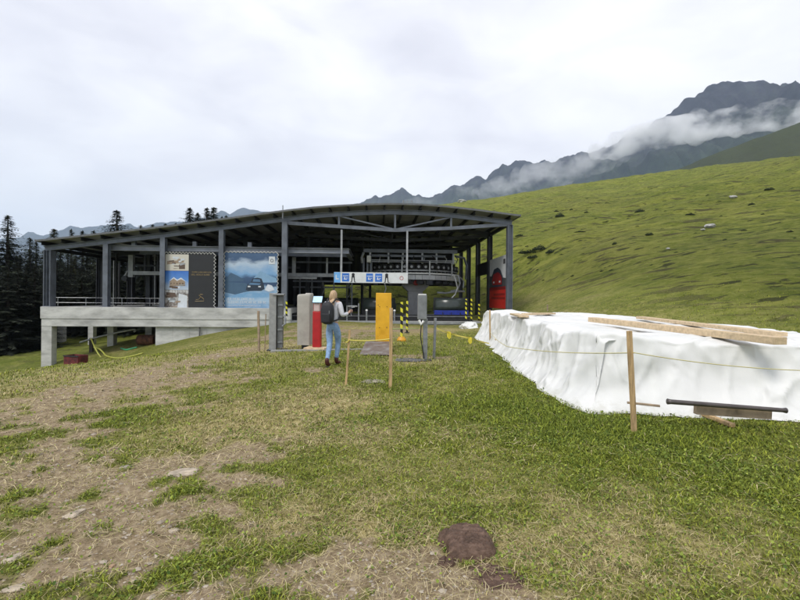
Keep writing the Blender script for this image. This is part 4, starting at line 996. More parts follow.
stake(264.5,314,350,'thin twisted stick beside the stake at the track edge', .025, topdx=1.5, m=WOODG)
s490, t490 = stake(490,310,345,'thin wooden stake at the far corner of the tarp', .05, topdx=0)
stake(199.5,308,336,'thin grey stake against the concrete deck', .07, m=M('grey_stake',(.10,.10,.10),.8), topdx=.5)
stake(595.5,303.5,313,'tiny pale stake far behind the white tarp', .09, Y=22, m=WOODG); stake(547.5,304.5,311,'tiny dark stake beyond the tarp under the slope', .07, Y=24, m=WOODG)
stake(283.0,286,292,'small reddish stick far behind',.04,Y=24) if False else None
# tapes and strings
def tape(pts, m, lab, r=.006, sag=.03, name='barrier_tape', wide=0):
    fine = []
    for i in range(len(pts)-1):
        a, b = Vector(pts[i]), Vector(pts[i+1])
        for k in range(10):
            t = k/10; p = a.lerp(b, t); p.z -= sag*4*t*(1-t); fine.append(p)
    fine.append(Vector(pts[-1])); o0 = fine[0]
    if wide:
        mb = MB(); n = len(fine); vs = []
        for i, p in enumerate(fine):
            a = .9*math.sin(i*.5); vs += [p-o0+Vector((0,math.sin(a)*wide/2,math.cos(a)*wide/2)), p-o0-Vector((0,math.sin(a)*wide/2,math.cos(a)*wide/2))]
        mb.add(vs, [(2*i,2*i+1,2*i+3,2*i+2) for i in range(n-1)]); o = mb.build(name, m); s = o.modifiers.new('t','SOLIDIFY'); s.thickness = .002
    else: o = MB().tube([p-o0 for p in fine], r, 5).build(name, m)
    o.location = o0; return tag(o, lab, 'tape')
YT = M('yellow_tape', (.62,.52,.08), .5, 0, .1, 9); PT = M('pale_string', (.60,.54,.25), .6, 0, .1, 9); GT = M('green_string',(.40,.50,.14),.6)
k632 = P(633.3,352.5,s632.location.y)-Vector((0,.03,0))
tape([P(490,332,s490.location.y), P(507,346.5,G(500,352).y*.72), k632], PT, 'thin pale string from the far stake to the tall stake along the tarp', .007, .05)
tape([k632, P(830,371,s632.location.y+.15)], PT, 'pale string running from the tall stake out of sight across the tarp front', .006, .05)
tape([P(345.6,342,s346.location.y-.03), P(349,340,s346.location.y-.03), P(389.5,339,s390.location.y-.035)], YT, 'yellow tape tied between the leaning stake and the upright stake', .01, .02)
tape([P(391,329,s390.location.y-.02), P(419,328.5,11.1)], GT, 'green string stretched from the upright stake to the grey post', .009, .0)
gp = G(434,359); tape([P(434,326.5,gp.y-.03), P(449,333,12.3), P(470,337.8,13.0), P(490,343.5,s490.location.y)], YT, 'yellow tape with flags from the round post to the tarp corner', .01, .02, wide=.05)
for px, py, Y, lb in ((449,332,12.3,'yellow flag hanging on the tape nearest the round post'),(470,337.3,13.0,'yellow flag hanging on the tape nearest the tarp')):
    p = P(px,py,Y); o = MB().prism([Vector(v) for v in ((-.05,0,.02),(.05,0,.0),(.06,0,-.16),(.0,0,-.2),(-.06,0,-.13))],(0,-.022,0),(0,-.018,0)).build('tape_flag', YELT); o.location = p; tag(o, lb, 'flag')

# grey cabinet
g = G(276.5,350.3); r = empty('grey_cabinet', g, R(8), 'tall narrow grey metal turnstile cabinet open on one side', 'cabinet')
hh = P(276,293.8,g.y).z-g.z; sc_ = g.y/FPX
MB().box((-.10,0,hh/2+.02),(.20,.30,hh)).build('side_panel', M('pale_grey_paint',(.30,.305,.30),.5), r, bevel=.01)
MB().box((.10,.05,hh*.5+.02),(.16,.22,hh-.1)).build('inner_box', M('mid_grey_paint',(.15,.155,.155),.5), r, bevel=.01)
MB().box((.07,-.02,hh-.02),(.32,.34,.05)).build('top_cap', STEELL, r, bevel=.01)
for z_ in (.25,.62,1.0,1.35): MB().box((.11,-.07,z_),(.14,.03,.05)).build('bracket', GALV, r)
MB().tube([(.20,-.05,1.05),(.26,-.10,.95),(.26,-.12,.80),(.18,-.1,.72)], .03, 8).build('handle', GALV, r)
MB().box((.02,0,.015),(.55,.45,.03)).build('base_plate', STEELD, r)
# grey kerb strip between cabinet and kiosk
ga, gb = G(271,352), G(392,350)
o = MB().bar((0,0,0), gb-ga+Vector((0,0,0)), .22, .08).build('kerb_strip', CONC); o.location = ga+Vector((0,0,.01)); tag(o, 'grey concrete edging strip on the ground under the cabinet and kiosk', 'kerb')
# beige covered post
def covered():
    g = G(305,348.5); r = empty('covered_post', g, R(-6), 'tall turnstile wrapped in a pale beige cloth cover', 'covered machine')
    hh = P(305,294,g.y).z-g.z; w, d = .44, .34; n = 40; V = []; F = []; lv = 34
    for i in range(lv+1):
        t = i/lv; z = .12+(hh-.12)*min(t*1.06, 1)
        shrink = 1 if t < .93 else 1-((t-.93)/.07)**1.5*.95
        for k in range(n):
            a = 2*math.pi*k/n; c, s = math.cos(a), math.sin(a)
            e = .35; x = abs(c)**e*math.copysign(1, c); y = abs(s)**e*math.copysign(1, s)
            fold = 1+.035*math.sin(a*7+t*3)*(1-t*.6)+.05*mnoise.noise(Vector((c*2, s*2, z*2.5)))
            V.append((x*w/2*fold*shrink*(1-.10*(1-t)), y*d/2*fold*shrink, z+.02*mnoise.noise(Vector((c, s, 7)))*(t < .02)+.03*c*(t > .9)))
    for i in range(lv):
        for k in range(n): F.append((i*n+k, i*n+(k+1)%n, (i+1)*n+(k+1)%n, (i+1)*n+k))
    mb = MB(); mb.add(V, F); mb.build('cloth_cover', BEIGE, r, smooth=True)
    MB().box((0,0,.06),(.16,.16,.16)).build('foot', STEELD, r)
covered()
# kiosk
g = G(317,349.5); g = Vector((g.x, g.y, g.z)); r = empty('ticket_kiosk', g, R(-8), 'slim red information kiosk with lit tablet screen on a pale wooden base', 'kiosk')
hk = P(317,302,g.y).z-g.z
MB().box((-.02,0,.035),(.62,.45,.07)).build('base_board', WOODP, r, bevel=.01)
MB().box((0,0,.07+.52),(.235,.16,1.04)).build('red_column', RED, r, bevel=.015)
MB().box((0,-.02,1.25),(.17,.12,.28)).build('dispenser', solid('pinkish_white',(.55,.42,.40)), r, bevel=.02)
MB().box((-.02,.07,1.25),(.24,.06,.40)).build('upper_column', solid('pale_red',(.35,.10,.10)), r, bevel=.01)
tl = Matrix.Rotation(R(-28), 3, 'X')
MB().box((.03,-.06,1.45),(.30,.03,.23), tl).build('tablet', BLACK, r, bevel=.008)
sm, nt, bb = nmat('lit_screen'); bb.inputs['Base Color'].default_value = (.25,.42,.60,1); bb.inputs['Emission Color'].default_value = (.35,.62,.95,1); bb.inputs['Emission Strength'].default_value = .45
sf = noisec(nt, 22, 2, stretch=(1,1,3)); nt.links.new(ramp(nt, sf, [(.42,(.16,.40,.70)),(.5,(.70,.82,.92)),(.6,(.35,.60,.85))]), bb.inputs['Emission Color'])
tb = MB().box((.03,-.06,1.45),(.27,.002,.20), tl).build('screen', sm, r); tb.location = (0,-.0155*math.cos(R(28)),-.0155*math.sin(R(28))*-1)
# yellow panel
def ypanel():
    g = P(383.3,341,13.0); g.z = h1(g.x,g.y); r = empty('yellow_padded_panel', g, R(3), 'tall orange yellow safety pad leaning upright behind a stained plate', 'safety pad')
    hh = P(383,293,g.y).z-g.z; w = 15.6*g.y/FPX
    bm = bmesh.new(); bmesh.ops.create_cube(bm, size=1)
    for v in bm.verts: v.co = Vector((v.co.x*w, v.co.y*.14, v.co.z*hh+hh/2))
    bmesh.ops.subdivide_edges(bm, edges=bm.edges[:], cuts=7, use_grid_fill=True)
    for v in bm.verts:
        p = v.co; v.co = p+Vector((0, .012*mnoise.noise(p*5)-.0*p.z, 0)) + Vector((.006*mnoise.noise(p*3+Vector((5,5,5))),0,0))
    me = bpy.data.meshes.new('pad'); bm.to_mesh(me); bm.free()
    m, nt, b = nmat('worn_yellow_vinyl'); f = noisec(nt, 9, 6); f2 = noisec(nt, 3, 4)
    nt.links.new(mixc(nt, ramp(nt, f, [(.66,(0,0,0)),(.74,(1,1,1))]), ramp(nt, f2, [(.3,(.64,.33,.012)),(.7,(.82,.45,.018))]), (.30,.13,.02)), b.inputs['Base Color']); b.inputs['Roughness'].default_value = .5
    me.materials.append(m); o = bpy.data.objects.new('pad', me); COL.objects.link(o); o.parent = r
    q = o.modifiers.new('b','BEVEL'); q.width = .02; q.segments = 3; q.limit_method = 'ANGLE'
    for z_ in (.62, 1.25): 
        for x_ in (-.12,.1): MB().tube([(x_,-.082,z_),(x_,-.07,z_)], .012, 8).build('rivet', STEELD, r)
    pg = G(375,355.8)
    m, nt, b = nmat('stained_plate'); f = noisec(nt, 4, 6)
    nt.links.new(ramp(nt, f, [(.3,(.10,.065,.05)),(.5,(.16,.13,.11)),(.7,(.25,.245,.235))]), b.inputs['Base Color']); b.inputs['Roughness'].default_value = .8; bump(nt, b, f, .3, .01)
    a = [P(359.5,354.8,pg.y), P(391,354.8,pg.y), P(391.5,341.5,12.85), P(366,341,12.85)]
    poly = [v-pg for v in a]
    o = MB().prism(poly, (0,0,0), (0,.03,-.03)).build('stained_plate', m); o.location = pg; tag(o, 'brown stained sloping plate leaning at the foot of the yellow pad', 'plate')
ypanel()
# grey control post with box
g = G(425,360.5); r = empty('control_post', g, 0, 'grey control post with tall box and hanging cable standing in dry straw', 'control post')
ht = P(422,295,g.y).z-g.z; k_ = g.y/FPX
MB().box((0,0,.62*ht/1.0/1.0*.5+.0),(.11,.09,ht*.66)).build('post', GALV, r, bevel=.008)
MB().box((-.085,-.06,ht-.30),(.225,.16,.60)).build('control_box', M('box_grey',(.20,.21,.215),.5), r, bevel=.02)
MB().box((-.085,-.06,ht+.01),(.20,.15,.03)).build('box_cap', WHT, r, bevel=.01)
MB().tube([(-.09,-.05,ht-.60),(-.10,-.06,.95),(-.12,-.08,.6),(-.07,-.1,.3),(-.03,-.06,.06)], .014, 6).build('cable', BLACK, r)
MB().tube([(-.16,-.1,1.0),(-.11,-.12,.90),(-.05,-.1,.98)], .035, 8).build('clamp', WHT, r)
MB().box((0,0,.015),(.3,.25,.03)).build('base_plate', STEELD, r)
mg = G(408,360); o = stone(0,0,.85,.5,.04,'dark grey gravel mat beside the foot of the control post', M('grey_gravel',(.16,.16,.165),.95,0,.4,40,.8,.02), loc=mg+Vector((0,0,.0)), name='gravel_mat'); o['category'] = 'gravel mat'
# straw mound round it
r, t = stake(433.5,318,359,'round grey steel post beside the control post holding yellow tape', .06, 'steel_post', GALV, topdx=2.0)
r['category'] = 'post'
# things under / beside the deck
g = P(76,366,25.3); g.z = h1(g.x,g.y); r = empty('red_crate', g, R(-14), 'dark red box with open top on the grass under the deck corner', 'crate')
w = 1.05; hh = .72
for c_, d_ in (((0,-.3,hh/2),(w,.04,hh)),((0,.3,hh/2),(w,.04,hh)),((-w/2+.02,0,hh/2),(.04,.56,hh)),((w/2-.02,0,hh/2),(.04,.56,hh))): MB().box(c_, d_).build('side', REDW, r, bevel=.01)
MB().box((0,0,.03),(w-.08,.54,.04)).build('floor', REDW, r); MB().box((0,-.33,hh-.03),(w+.03,.05,.06)).build('rim', STEELD, r)
g = G(147,345); r = empty('rusty_drum', g, 0, 'rusty brown round drum lying on its side under the deck', 'drum')
pts = [(-.55,0,.33),(-.53,0,.33),(.53,0,.33),(.55,0,.33)]
mb = MB().tube(pts,[.30,.34,.34,.30], 22); mb.build('shell', RUST, r)
for x in (-.2,.2): MB().tube([(x-.02,0,.33),(x+.02,0,.33)], .355, 22).build('hoop', RUST, r)
def hose(pts, m, lab, rad, name='hose', cat='hose', snap=True):
    w = [G(*p) if len(p) == 2 else P(*p) for p in pts]; o0 = w[0].copy()
    # smooth (Catmull-Rom)
    out = []
    for i in range(len(w)-1):
        p0, p1, p2, p3 = w[max(i-1,0)], w[i], w[i+1], w[min(i+2,len(w)-1)]
        for k in range(6):
            t = k/6; out.append(.5*((2*p1)+(p2-p0)*t+(2*p0-5*p1+4*p2-p3)*t*t+(3*p1-p0-3*p2+p3)*t**3))
    out.append(w[-1]); out = [q-o0+Vector((0,0,rad)) for q in out]
    o = MB().tube(out, rad, 8).build(name, m, smooth=True); o.location = o0; return tag(o, lab, cat)
YH = M('yellow_hose', (.36,.37,.06), .5)
gy = G(100,355).y
hose([(91,339,gy-.2),(94,346,gy-.2),(98,354,gy-.4),(104,361.5,gy-.6)], YH, 'yellow hose hanging steeply down from the grey pipe end', .045)
hose([(94,348,gy+.2),(99,349.5,gy),(103,353,gy-.2),(107,357),(118,359),(132,357),(143,354)], YH, 'yellow hose curving along the grass under the deck', .05)
hose([(121,349),(126,350.5),(131,349.5),(137,348)], M('green_hose',(.05,.35,.16),.5), 'green hose lying on the grass near the rusty drum', .05)
hose([(80,343.5,gy+.5),(100,337.5,gy+.5),(133,330.5,gy+.5),(134,333,gy+.4)], GALV, 'long grey pipe slanting up under the deck', .06, 'pipe', 'pipe')
stake(91.5,338,352,'short dark stub post under the deck holding the hose end', .22, 'stub_post', M('dark_stub',(.07,.06,.05),.9))
# ================================================================ TARP HEAP
def tarp():
    base = [Vector((x,y)) for x, y in TARP_BASE]; n = len(base)
    # smooth closed outline, resampled
    pts = []
    for i in range(n):
        p0, p1, p2, p3 = base[i-1], base[i], base[(i+1)%n], base[(i+2)%n]
        for k in range(40):
            t = k/40; cr_ = .5*((2*p1)+(p2-p0)*t+(2*p0-5*p1+4*p2-p3)*t*t+(3*p1-p0-3*p2+p3)*t**3)
            pts.append(p1.lerp(p2, t)*.8+cr_*.2)
    # resample by length
    Ls = [0]
    for i in range(len(pts)): Ls.append(Ls[-1]+(pts[(i+1)%len(pts)]-pts[i]).length)
    tot = Ls[-1]; NS = 900
    px = np.interp(np.linspace(0, tot, NS, endpoint=False), Ls, [p.x for p in pts]+[pts[0].x]); py = np.interp(np.linspace(0, tot, NS, endpoint=False), Ls, [p.y for p in pts]+[pts[0].y])
    s = np.linspace(0, tot, NS, endpoint=False)
    # smooth the corners a bit
    for _ in range(6): px = (np.roll(px,1)+px*2+np.roll(px,-1))/4; py = (np.roll(py,1)+py*2+np.roll(py,-1))/4
    tx = np.roll(px,-1)-np.roll(px,1); ty = np.roll(py,-1)-np.roll(py,1); ln = np.hypot(tx,ty); nx_, ny_ = ty/ln, -tx/ln
    # outward check
    cxm, cym = px.mean(), py.mean(); sg = np.sign(((px-cxm)*nx_+(py-cym)*ny_).mean()); nx_ *= sg; ny_ *= sg
    # spine target for the top
    sy = np.clip(py, 7.2, 16.6); sx_ = 5.6+.02*sy
    NT = 64; V = []
    gz = H(px, py, True)
    top = .98+.10*(sy-7)/10
    left = (px < 4.2)
    for j in range(NT):
        t = j/(NT-1)
        if t < .55:
            q = t/.55                                     # wall
            inset = .10+.30*q + .05*math.sin(q*3)
            zf = q**.9
            rg1 = 1-2*np.abs(fbm(s/1.0+.35*q, q*.45+s*0, 5, 2)); rg2 = 1-2*np.abs(fbm(s/.42-q*.7, q*.5+s*0, 9, 2)); rg3 = 1-2*np.abs(fbm(s/.2+q*1.2, q*.9+s*0, 10, 2))
            lf = np.where(left, .8, .7)
            fold = (rg1**3*.13*lf + rg2**3*.07*lf + rg3**3*.035 - .05)*(.35+.65*math.sin(min(1, q*1.1+.1)*2.8))
            # long diagonal tension folds
            dg = np.maximum(0, np.sin(s*2.1+q*3.2+fbm(s/1.7, s*0+3.1, 12, 2)*3))**6*.07*(1-q)*q*3
            flare = (1-q)**5*(.10+.20*np.abs(fbm(s/1.1, s*0+1, 15, 2)))
            off = -inset+fold*min(1, q*2.6+.22)+dg+flare
            x = px+nx_*off; y = py+ny_*off
            z = gz*(1-zf)+(top)*zf
            ridge = left*np.abs(np.sin(s*1.55+.5*np.sin(s*.7)))**1.0*.13*q**3
            z = z + ridge - .02*(1-q)
            if j == 0: z = gz+.012+.02*fbm(s/.3, s*0, 19, 2)
            z = z+fbm(s/.9+q, q*2+s*0, 22, 2)*.03*q*(1-q)*4
        else:
            q = (t-.55)/.45
            x0 = px+nx_*(-.40); y0 = py+ny_*(-.40)
            x = x0*(1-q)+sx_*q; y = y0*(1-q)+sy*q
            edge = 1-np.exp(-q*9)
            z = top + .05*edge + fbm(x/1.6, y/1.0, 25, 2)*.06*edge + (1-2*np.abs(fbm(x/1.1, y/.45, 28, 2)))**3*.03
            z = z + left*np.abs(np.sin(s*1.55+.5*np.sin(s*.7)))*.13*(1-q)**2
            z = z - .03*np.exp(-((x-5.6)/.9)**2)*edge
        V.append(np.stack([x, y, z], -1))
    V = np.vstack(V); i = np.arange(NT-1)[:,None]*NS; j = np.arange(NS)[None,:]; j2 = (j+1)%NS
    F = np.stack([i+j, i+j2, i+NS+j2, i+NS+j], -1).reshape(-1,4)
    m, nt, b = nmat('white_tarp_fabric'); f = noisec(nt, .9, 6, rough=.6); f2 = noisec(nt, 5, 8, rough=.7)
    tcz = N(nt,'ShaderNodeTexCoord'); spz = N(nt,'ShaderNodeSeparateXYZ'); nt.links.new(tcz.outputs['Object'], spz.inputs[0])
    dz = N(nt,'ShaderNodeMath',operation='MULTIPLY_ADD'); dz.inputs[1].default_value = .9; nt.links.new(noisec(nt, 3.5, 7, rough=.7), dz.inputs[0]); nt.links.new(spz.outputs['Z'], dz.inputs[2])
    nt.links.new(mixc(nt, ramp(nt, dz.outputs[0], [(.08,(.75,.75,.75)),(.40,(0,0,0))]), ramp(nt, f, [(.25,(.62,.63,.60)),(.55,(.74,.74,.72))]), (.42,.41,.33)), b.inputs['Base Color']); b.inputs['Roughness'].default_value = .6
    vo = N(nt, 'ShaderNodeTexNoise', Scale=1.7, Detail=3, Distortion=1.4); vo.noise_type = 'RIDGED_MULTIFRACTAL'; tc = N(nt,'ShaderNodeTexCoord'); mp = N(nt,'ShaderNodeMapping'); mp.inputs['Scale'].default_value = (1,1,.6); nt.links.new(tc.outputs['Object'], mp.inputs[0]); nt.links.new(mp.outputs[0], vo.inputs['Vector'])
    b1 = N(nt,'ShaderNodeBump',Strength=.85,Distance=.10); nt.links.new(vo.outputs['Fac'], b1.inputs['Height'])
    b2 = N(nt,'ShaderNodeBump',Strength=.3,Distance=.01); nt.links.new(f2, b2.inputs['Height']); nt.links.new(b1.outputs[0], b2.inputs['Normal']); nt.links.new(b2.outputs[0], b.inputs['Normal'])
    r = empty('tarp_covered_heap', (5.5,12,h1(5.5,12)), 0, 'long low heap wrapped in white tarpaulin beside the station', 'covered heap')
    V = V-np.array([[5.5,12,r.location.z]])
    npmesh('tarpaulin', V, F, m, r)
    # crumpled loose end by the station
    c = G(470,328); bm = bmesh.new(); bmesh.ops.create_icosphere(bm, subdivisions=5, radius=1)
    for v in bm.verts:
        p = v.co.copy(); f_ = 1+.25*mnoise.fractal(p*1.5, 1, 2, 4)+.12*abs(mnoise.noise(p*4)); v.co = Vector((p.x*.50*f_, p.y*.9*f_, max(-.1,p.z*.34*f_)))
    me = bpy.data.meshes.new('tarp_bundle'); bm.to_mesh(me); bm.free(); me.materials.append(m); me.polygons.foreach_set('use_smooth',[True]*len(me.polygons))
    o = bpy.data.objects.new('tarp_bundle', me); COL.objects.link(o); o.parent = r; o.location = c-r.location
    return V+np.array([[5.5,12,r.location.z]])
TV = tarp()
TV = TV[TV[:,2] > .75]
def ttop(x, y):
    d = np.hypot(TV[:,0]-x, TV[:,1]-y); k = d < .22
    return float(TV[k,2].max()) if k.any() else 1.0
def rest(a, b, h, pad=0.0):
    """lower or raise a plank's ends so that it lies on the tarp"""
    a, b = Vector(a), Vector(b); za, zb_ = ttop(a.x, a.y), ttop(b.x, b.y); n = 12
    over = max(ttop(*(a.lerp(b, i/n).xy))-(za*(1-i/n)+zb_*i/n) for i in range(n+1))
    a.z = za+max(0,over)*.85+h/2; b.z = zb_+max(0,over)*.85+h/2; return a, b
def plank(a, b, w, h, m, lab, name='plank', roll=0, cat='plank'):
    a, b = Vector(a), Vector(b); o = MB(); n = 6
    L_ = (b-a)
    mb = MB().bar((0,0,0), L_, w, h); ob = mb.build(name, m, bevel=.006); ob.location = a; return tag(ob, lab, cat)
def on_top(px, py, z): d = ray(px, py); t = (z-CAMZ)/d.z; return Vector((d.x*t, t, z))
plank(*rest(on_top(781,341.5,1.10), on_top(592,320.5,1.18), .10), .20, .10, WOODP, 'longest thick wooden plank lying on the white tarp')
plank(*rest(on_top(781,332,1.12), on_top(640,317.8,1.16), .07), .22, .07, WOODP, 'second long plank on the tarp behind the thick one')
plank(on_top(770,342.8,1.02)+Vector((-.03,0,.03)), on_top(790,346.5,1.02)+Vector((0,0,.0)), .16, .14, WOOD, 'short wooden block end under the thick plank', 'wood_block', cat='wood block') if False else None
plank(*rest(on_top(514,316,1.15), on_top(524,320,1.12), .05), .25, .05, WOODP, 'short board on the far end of the tarp top nearest the station')
plank(*rest(on_top(525,314.5,1.15), on_top(552,313.8,1.15), .06), .3, .06, WOODP, 'flat board lying across the far end of the tarp')
a, b = G(482,337), G(508,353); plank(a+Vector((0,0,.12)), b+Vector((-.02,0,.14)), .10, .20, WOODP, 'long board propped against the bottom of the tarp side')
# front pieces: pipe and boards leaning at the near side
yF = 5.55
plank(P(695,409.5,5.38), P(770,414.5,5.33), .07, .11, WOODG, 'weathered board lying under the grey pipe against the tarp')
pp = MB(); a, b = P(667.5,401.5,5.30), P(786,410.5,5.22)
o = pp.tube([(0,0,0),(b-a)*.03,(b-a)*.97,(b-a)], [.036,.030,.026,.034], 14).build('steel_pipe', M('dull_pipe',(.11,.095,.09),.45,.5,.2,6), smooth=True); o.location = a; tag(o, 'long dull grey metal pipe resting on boards against the tarp', 'pipe')
a, b = G(702,417), G(733,428); plank(a+Vector((0,0,.05)), b+Vector((0,0,.03)), .07, .05, WOOD, 'short fresh wooden offcut in the grass below the pipe', 'wood_offcut', cat='offcut')
a, b = P(627,402.5,5.9), P(660,406,5.75); plank(a, b, .03, .03, WOODG, 'thin stick half hidden at the tarp bottom behind the tall stake', 'stick', cat='stick')

# ================================================================ hill things
wh = M('pale_rock', (.46,.45,.43), .9)
for px, py, s, lb in ((710,227.5,2.2,'pale white boulder alone on the middle of the slope'),(703,231,1.0,'small grey rock just below the white boulder on the slope'),(733,198,1.6,'light rock on the upper slope below the ridge'),(668,250,.9,'small pale rock on the slope above the tarp'),(462,202,2.0,'tiny pale rock near the hill crest beside the station roof')):
    g = G(px, py); k = g.y/100; stone(0,0,s*k,s*k*.7,s*.5*k,lb,wh,loc=g+Vector((0,0,.1)),name='boulder')
SHR = M('shrub_leaves', (.022,.036,.012), .85, 0, .4, 3)
def shrub_mesh(seed):
    rd = random.Random(seed); V = []; F = []
    for k in range(900):
        a = rd.uniform(0,6.28); rr_ = rd.uniform(0,1)**.5; z = rd.uniform(0,.5)*(1-rr_**2*.8)*(1+.4*math.sin(a*3+seed)); p = Vector((math.cos(a)*rr_*1.2, math.sin(a)*rr_*.7, z))
        d = Vector((rd.uniform(-1,1),rd.uniform(-1,1),rd.uniform(-.2,1))).normalized()*.13; e = d.cross(Vector((rd.uniform(-1,1),1,.3))).normalized()*.05
        o = len(V); V += [tuple(p-e),tuple(p+e),tuple(p+d)]; F.append((o,o+1,o+2))
    me = bpy.data.meshes.new('foliage'); me.from_pydata(V,[],F); me.materials.append(SHR); return me
SH = [shrub_mesh(i) for i in range(3)]
spots = [(530,253,3.2),(540,250,3.4),(551,253,2.4),(534,258,2.0),(612,270,1.2),(511,292,1.3),(650,235,1.6),(580,232,1.5),(752,205,1.8),(770,190,1.8),(560,217,2.2),(700,268,.9),(790,232,1.3),(640,212,1.8),(615,244,1.4),(725,240,1.0),(600,296,.7),(745,300,.7),(690,215,1.5),(520,236,2.0),(544,280,1.0)]
rs = random.Random(3)
spots = [(a,b,c*.8) for a,b,c in spots]+[(rs.uniform(520,800), rs.uniform(175,300), rs.uniform(.25,.8)) for _ in range(70)]
spots = [q for q in spots if q[1] > 215-(q[0]-430)*.149+6]
for i, (px, py, s) in enumerate(spots):
    g = G(px, py); k = g.y/70
    me = SH[i%3]; o = bpy.data.objects.new('shrub', me); COL.objects.link(o); o.location = g-Vector((0,0,.05)); o.scale = (s*k*.5*random.uniform(.7,1.3),s*k*.5*random.uniform(.7,1.3),s*k*.5*random.uniform(.6,1.4)); o.rotation_euler = (0,0,random.uniform(-.4,.4))
    tag(o, 'low dark green shrub scattered on the grassy slope', 'shrub', 'low shrubs scattered on the slope')
far_sh = None

# ================================================================ PERSON
def skin_obj(name, chains, m, parent, sub=2, smooth=True, root=0):
    """chains: list of list of (pos, (rx, ry)); equal positions are merged"""
    verts, rad, edges, key = [], [], [], {}
    for ch in chains:
        prev = None
        for p, r_ in ch:
            k = tuple(round(c, 4) for c in p)
            if k not in key: key[k] = len(verts); verts.append(p); rad.append(r_ if isinstance(r_, tuple) else (r_, r_))
            i = key[k]
            if prev is not None and prev != i: edges.append((prev, i))
            prev = i
    me = bpy.data.meshes.new(name); me.from_pydata(verts, edges, []); me.update(); me.materials.append(m)
    o = bpy.data.objects.new(name, me); COL.objects.link(o); o.parent = parent
    sk = o.modifiers.new('Skin', 'SKIN'); sk.use_smooth_shade = True; sk.branch_smoothing = .6
    for i, r_ in enumerate(rad): me.skin_vertices[0].data[i].radius = r_
    me.skin_vertices[0].data[root].use_root = True
    if sub:
        s = o.modifiers.new('Sub', 'SUBSURF'); s.levels = sub; s.render_levels = sub
    return o
def person():
    g = G(332.5,365.5); foot = g
    r = empty('person', g, R(-14), 'woman in white top and light blue jeans seen from behind walking to the kiosk', 'person')
    SKN = M('skin', (.52,.32,.23), .5, 0, .06, 8); SHIRT = M('white_knit', (.62,.62,.66), .8, 0, .1, 14, .3, .01); JEAN = M('light_blue_denim', (.24,.37,.58), .8, 0, .2, 16, .3, .005)
    BOOT = M('dark_red_leather', (.075,.018,.015), .5, 0, .25, 9); HAIR = M('blond_hair', (.60,.42,.25), .5, 0, .3, 10, .6, .01, stretch=(9,9,.8), col2=(.26,.16,.09))
    rg = .012
    hipL, hipR = (-.085,0,.90), (.085,0,.90)
    knL, knR = (-.06,-.02,.49), (.07,.15,.50); anL, anR = (-.025,-.25,.11), (.035,.13,.10)
    shL, shR = (-.155,.0,1.385), (.155,.0,1.385); elL, elR = (-.235,.02,1.12), (.235,-.03,1.11); wrL, wrR = (-.16,.23,1.10), (.29,.19,1.16)
    pel = (0,0,.95); wai = (0,.0,1.08); che = (0,.01,1.27); nb = (0,.0,1.42); nk = (0,.012,1.475); hd = (0,.03,1.55); ht = (0,.03,1.63); tp = (0,.025,1.67)
    def hand(w, dirv, side):
        """palm, four fingers curled, thumb from the side of the palm"""
        w = Vector(w); d = Vector(dirv).normalized(); up = Vector((0,0,1)); s = d.cross(up).normalized()*side; ch = []
        palm = w+d*.045; k2 = w+d*.085
        ch.append([(tuple(w),.026),(tuple(palm),(.036,.02)),(tuple(k2),(.036,.018))])
        for i, (o_, l_) in enumerate(((-.027,.9),(-.009,1.0),(.010,.95),(.027,.75))):
            b0 = k2+up*o_*-1+d*.004; c1 = b0+d*.032*l_-s*.004; c2 = c1+(d*.5-s*.9).normalized()*.024*l_; c3 = c2+(-d*.4-s*.8).normalized()*.018*l_
            ch.append([(tuple(k2),(.036,.018)),(tuple(b0),.0085),(tuple(c1),.0085),(tuple(c2),.008),(tuple(c3),.007)])
        tb_ = palm+up*.03-d*.012; ch.append([(tuple(palm),(.036,.02)),(tuple(tb_),.011),(tuple(tb_+(d*.8+up*.6-s*.5).normalized()*.03),.0095),(tuple(tb_+(d*1.4+up*.7-s*1.2).normalized()*.055),.008)])
        return ch
    dL = Vector((.35,1,.1)); dR = Vector((.15,1,.35))
    chains = [[(pel,(.155,.11)),(wai,(.12,.09)),(che,(.15,.10)),(nb,(.085,.06)),(nk,(.047,.05)),(hd,(.068,.082)),(ht,(.072,.085)),(tp,(.045,.05))],
      [(hd,(.068,.082)),((0,.115,1.555),(.018,.018)),((0,.13,1.548),.010)],
      [(hd,(.068,.082)),((-.078,.025,1.56),(.012,.02))],[(hd,(.068,.082)),((.078,.025,1.56),(.012,.02))],
      [(nb,(.085,.06)),(shL,.055),(elL,.040),(wrL,.026)],[(nb,(.085,.06)),(shR,.055),(elR,.040),(wrR,.026)],
      [(pel,(.155,.11)),(hipL,.088),(knL,.056),(anL,.036),((-.028,-.20,.045),.034),((-.035,-.09,.03),.028)],
      [(pel,(.155,.11)),(hipR,.088),(knR,.056),(anR,.036),((.04,.19,.045),.034),((.05,.29,.03),.028)]]+hand(wrL,dL,1)+hand(wrR,dR,-1)
    skin_obj('body', chains, SKN, r)
    sh = [[((0,0,.90),(.165,.125)),((0,0,1.08),(.135,.107)),((0,.01,1.27),(.163,.118)),((0,0,1.41),(.11,.075)),((0,.01,1.45),(.07,.062))],
      [((0,0,1.41),(.11,.075)),(shL,.068),(tuple((Vector(shL)+Vector(elL))/2),.060),(elL,.054),(tuple(Vector(elL).lerp(Vector(wrL),.92)),.039)],
      [((0,0,1.41),(.11,.075)),(shR,.068),(tuple((Vector(shR)+Vector(elR))/2),.060),(elR,.054),(tuple(Vector(elR).lerp(Vector(wrR),.92)),.039)]]
    skin_obj('shirt', sh, SHIRT, r)
